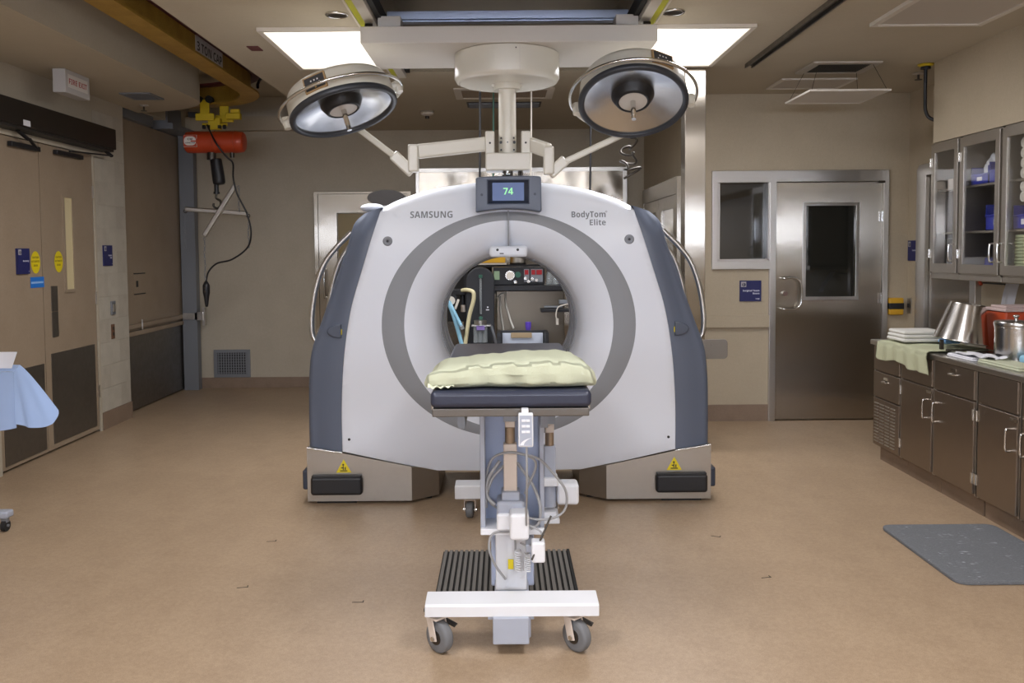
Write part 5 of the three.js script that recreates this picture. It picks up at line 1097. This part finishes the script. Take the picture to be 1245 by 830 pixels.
// ------------------------------------------------------------------ behind the scanner
{
  const Z = -7.0;
  const t = thing('anesthesia_machine', 'black and steel anaesthesia machine seen through the scanner bore', 'machine', [.1, 0, Z - .15]);
  part(t, 'cabinet', B(-.06, .50, .12, 1.20, Z - .45, Z - .06, .01), Std({ color: 0x7d7467, metalness: .9, roughness: .4, roughnessMap: rep(brush, 2) }));
  parts(t, 'caster', [[-.02, -.42], [.46, -.42], [-.02, -.1], [.46, -.1]].map(([x, z]) => M(rod([x - .015, .05, Z + z], [x + .015, .05, Z + z], .05), B(x - .03, x + .03, .08, .12, Z + z - .03, Z + z + .03))), m.blackMatte);
  part(t, 'top_shelf', B(-.1, .62, 1.20, 1.245, Z - .42, Z + .06, .006), m.black);
  const dev = part(t, 'vital_monitor', B(-.08, .335, 1.245, 1.392, Z - .3, Z - .02, .008), m.black);
  part(dev, 'gauge', M(rod([.055, 1.325, Z - .022], [.055, 1.325, Z - .012], .038, .038, 28)), m.chrome);
  part(dev, 'gauge_face', rod([.055, 1.325, Z - .012], [.055, 1.325, Z - .009], .031, .031, 28), m.frameWhite);
  part(dev, 'dial', M(rod([.12, 1.33, Z - .022], [.12, 1.33, Z - .01], .024, .024, 20)), m.greenHose);
  const led = Std({ color: 0x220505, emissive: 0xc8343c, emissiveIntensity: .45 });
  for (const [x, w] of [[.175, .03], [.23, .03], [.27, .045]]) { const b = part(dev, 'module_frame', B(x - .006, x + w + .006, 1.27, 1.375, Z - .021, Z - .016), m.greyMetal); part(b, 'readout', B(x, x + w, 1.33, 1.368, Z - .0165, Z - .013), led); }
  parts(dev, 'knob', [[.18, 1.30], [.205, 1.275], [.235, 1.295], [.27, 1.285], [.1, 1.27]].map(([x, y]) => rod([x, y, Z - .02], [x, y, Z + .005], .013)), m.chrome);
  part(dev, 'dark_display', B(-.075, -.03, 1.29, 1.36, Z - .021, Z - .014), Std({ color: 0x7f9474, roughness: .4 }));
  // black flowmeter tower with rounded top
  const s = new THREE.Shape(); s.moveTo(-.325, .7); s.lineTo(-.05, .7); s.lineTo(-.075, .95); s.lineTo(-.07, 1.28); s.absarc(-.185, 1.28, .115, 0, Math.PI, false); s.lineTo(-.3, .95); s.closePath();
  const tow = part(t, 'flowmeter_tower', plate(s, Z - .02, Z + .1, .01), Std({ color: 0x26272b, roughness: .55 }));
  part(tow, 'flow_tube', B(-.19, -.172, 1.02, 1.31, Z + .1, Z + .112, .004), m.clear);
  part(tow, 'tube_cap', M(B(-.195, -.167, 1.31, 1.335, Z + .1, Z + .116), rod([-.181, .99, Z + .1], [-.181, .99, Z + .13], .015)), m.greenHose);
  parts(tow, 'marking', [B(-.14, -.115, 1.05, 1.058, Z + .1, Z + .1015), B(-.132, -.12, 1.07, 1.08, Z + .1, Z + .1015)], m.paper);
  part(tow, 'absorber_head', M(rod([-.185, .94, Z + .15], [-.185, .975, Z + .15], .05), B(-.255, -.1, .925, .94, Z + .1, Z + .17, .004)), m.steel);
  parts(tow, 'absorber_jar', [-.222, -.185, -.148].map(x => rod([x, .80, Z + .16], [x, .93, Z + .16], .019)), m.clear);
  part(tow, 'purple_label', B(-.215, -.15, .90, .935, Z + .185, Z + .19, .002), Std({ color: 0x8a72b8, roughness: .5 }));
  part(tow, 'tower_post', B(-.26, -.1, .12, .72, Z - .08, Z + .06, .01), m.black);
  part(tow, 'lever', tube([[-.1, .93, Z + .15], [-.075, .85, Z + .15], [-.06, .78, Z + .14]], .011), m.greyMetal);
  part(t, 'cream_hose', tube([[-.33, 1.21, Z + .06], [-.285, 1.215, Z + .12], [-.24, 1.20, Z + .15], [-.235, 1.15, Z + .15], [-.27, 1.02, Z + .14], [-.29, .9, Z + .14], [-.31, .76, Z + .14]], .016, 60, 10), m.hoseCream);
  part(t, 'valve_block', M(B(-.42, -.30, 1.17, 1.22, Z - .02, Z + .06, .008), rod([-.33, 1.08, Z + .02], [-.33, 1.2, Z + .02], .02), rod([-.40, 1.15, Z + .06], [-.40, 1.15, Z + .1], .03), B(-.38, -.06, 1.18, 1.20, Z - .04, Z - .02)), m.black);
  part(t, 'valve_knob', M(rod([-.42, 1.13, Z + .06], [-.42, 1.13, Z + .12], .035), bar([-.36, 1.14, Z + .09], [-.39, 1.06, Z + .1], .03, .02, .006)), m.frameWhite);
  part(t, 'valve_cap', M(rod([-.325, 1.05, Z + .03], [-.325, 1.09, Z + .03], .02), rod([-.325, 1.035, Z + .03], [-.325, 1.05, Z + .03], .021)), m.beige);
  parts(t, 'breathing_hose', [tube([[-.44, 1.13, Z + .14], [-.41, 1.05, Z + .14], [-.36, .88, Z + .14], [-.32, .70, Z + .14], [-.30, .5, Z + .1]], .017, 60, 10), tube([[-.43, 1.12, Z + .13], [-.40, 1.06, Z + .15], [-.36, .98, Z + .16], [-.335, .93, Z + .17]], .014, 40, 10)], m.hoseBlue);
  part(t, 'hose_tip', rod([-.34, .94, Z + .168], [-.322, .905, Z + .175], .016), m.clear);
  parts(t, 'tubing', [tube([[.02, 1.2, Z - .03], [.02, 1.1, Z - .02], [.05, .98, Z + .0], [.08, .90, Z + .05]], .008), tube([[-.03, 1.16, Z - .04], [-.02, 1.0, Z - .03], [-.005, .9, Z - .02], [.0, .8, Z - .02]], .008), tube([[-.06, 1.14, Z - .04], [-.02, 1.17, Z - .03], [.03, 1.19, Z - .03]], .006)], Std({ color: 0xb9b6ad, roughness: .4 }));
  // small side shelf with instrument
  part(t, 'side_shelf', M(B(.30, .62, 1.03, 1.055, Z - .1, Z + .08, .004), B(.30, .315, 1.03, 1.2, Z - .1, Z - .07)), m.black);
  part(t, 'side_instrument', M(B(.45, .56, 1.09, 1.125, Z - .05, Z + .03, .006), B(.33, .48, 1.06, 1.075, Z - .03, Z + .02, .004)), m.greyMetal);
  part(t, 'probe_lead', tube([[.56, 1.10, Z + .04], [.50, 1.09, Z + .08], [.44, 1.07, Z + .09], [.42, 1.0, Z + .1], [.43, .97, Z + .1]], .005, 40), m.frameWhite);
  part(t, 'probe_tip', rod([.43, .93, Z + .1], [.43, .98, Z + .1], .011), m.frameWhite);
  part(t, 'side_lead', tube([[.53, 1.09, Z + .05], [.56, .98, Z + .08], [.58, .9, Z + .08], [.54, .8, Z + .1], [.5, .7, Z + .1]], .005, 40), m.frameWhite);

  const b = thing('chart_box', 'open black chart box with white papers behind the table head', 'box', [.15, .60, -6.55]);
  const ZC = -6.5;
  part(b, 'case', M(B(-.05, .335, .70, .715, ZC - .12, ZC + .12), B(-.05, .335, .715, .915, ZC - .12, ZC - .10), B(-.05, -.02, .715, .915, ZC - .12, ZC + .1), B(.31, .335, .715, .915, ZC - .12, ZC + .1)), m.black);
  part(b, 'papers', B(-.01, .30, .716, .895, ZC - .1, ZC - .07), Std({ color: 0xc2c9d6, roughness: .8 }));
  part(b, 'clip', B(.055, .215, .86, .90, ZC - .07, ZC - .06, .003), Std({ color: 0xa58f6e, roughness: .6 }));
  const st = thing('side_stand', 'steel trolley stand carrying the chart box behind the table', 'stand', [.15, 0, -6.55]);
  part(st, 'tray', B(-.08, .36, .68, .70, ZC - .18, ZC + .16, .004), m.steel);
  parts(st, 'leg', [[-.06, -.16], [.34, -.16], [-.06, .14], [.34, .14]].map(([x, z]) => rod([x, 0, ZC + z], [x, .68, ZC + z], .012)), m.steel);
  single('purple_cap', 'small purple capped bottle beside the black chart box', 'bottle', M(rod([.19, .70, -6.62 - .03], [.19, .93, -6.62 - .03], .018), rod([.19, .93, -6.65], [.19, .975, -6.65], .022)), m.purple);
  const bt = [[.375, m.clear, 'clear bottle with blue cap on the machine shelf'], [.425, m.clear, 'second clear bottle beside the blue-capped one on the machine shelf'], [.48, m.blue, 'blue bottle at the right end of the machine shelf']];
  bt.forEach(([x, mt, lb], k) => { const o = thing('bottle', lb, 'bottle', [x, 1.245, Z - .05]); part(o, 'bottle_body', lathe([[0, 0], [.022, 0], [.024, .01], [.024, .085], [.012, .105], [.012, .12], [0, .12]], [x, 1.2455, Z - .05], 18), mt); part(o, 'cap', rod([x, 1.355, Z - .05], [x, 1.385 - k * .008, Z - .05], .014), [m.binBlue, m.frameWhite, m.blue][k]); });
  // yellow box and monitor stand farther back
  const yb = thing('yellow_case', 'yellow case on the stand above the anaesthesia machine', 'case', [-.1, 1.40, Z - .5]);
  part(yb, 'case_body', B(-.30, .02, 1.42, 1.60, Z - .62, Z - .46, .008), m.yellowCase);
  part(yb, 'case_edge', B(-.31, .03, 1.405, 1.42, Z - .63, Z - .45), m.offPanel);
  const ys = thing('equipment_rack', 'dark rack standing behind the anaesthesia machine', 'rack', [.05, 0, Z - .55]);
  part(ys, 'rack_shelf', B(-.34, .34, 1.385, 1.404, Z - .66, Z - .46), m.black);
  parts(ys, 'rack_post', [-.33, .33].map(x => B(x - .015, x + .015, 0, 1.385, Z - .6, Z - .52)), m.black);
  part(ys, 'rack_back', B(-.5, -.10, .9, 1.385, Z - .68, Z - .66), m.blackMatte);
  const jr = thing('steel_jar', 'small steel jar standing right of the yellow case', 'jar', [.13, 1.404, Z - .53]);
  part(jr, 'jar', lathe([[0, 0], [.07, 0], [.07, .02], [.058, .15], [.06, .16], [0, .16]], [.13, 1.405, Z - .54], 28), m.steel);
}
{ // black-capped wheeled unit left behind the scanner
  const t = thing('equipment_tower', 'black round-topped equipment tower behind the scanner left shoulder', 'tower', [-1.0, 0, -7.5]);
  part(t, 'tower_cap', M(new THREE.CylinderGeometry(.16, .16, .2, 40).rotateX(Math.PI / 2).scale(1, .42, 1).translate(-.995, 1.985, -7.5)), m.brownBlack);
  part(t, 'tower_neck', B(-1.02, -.88, 1.2, 1.97, -7.56, -7.42, .004), m.steel);
  part(t, 'tower_body', B(-1.14, -.82, .08, 1.2, -7.66, -7.34, .02), m.blackMatte);
  parts(t, 'caster', [[-1.1, -7.6], [-.86, -7.6], [-1.1, -7.4], [-.86, -7.4]].map(([x, z]) => rod([x - .015, .04, z], [x + .015, .04, z], .04)), m.blackMatte);
}
renderer.render(scene, camera);
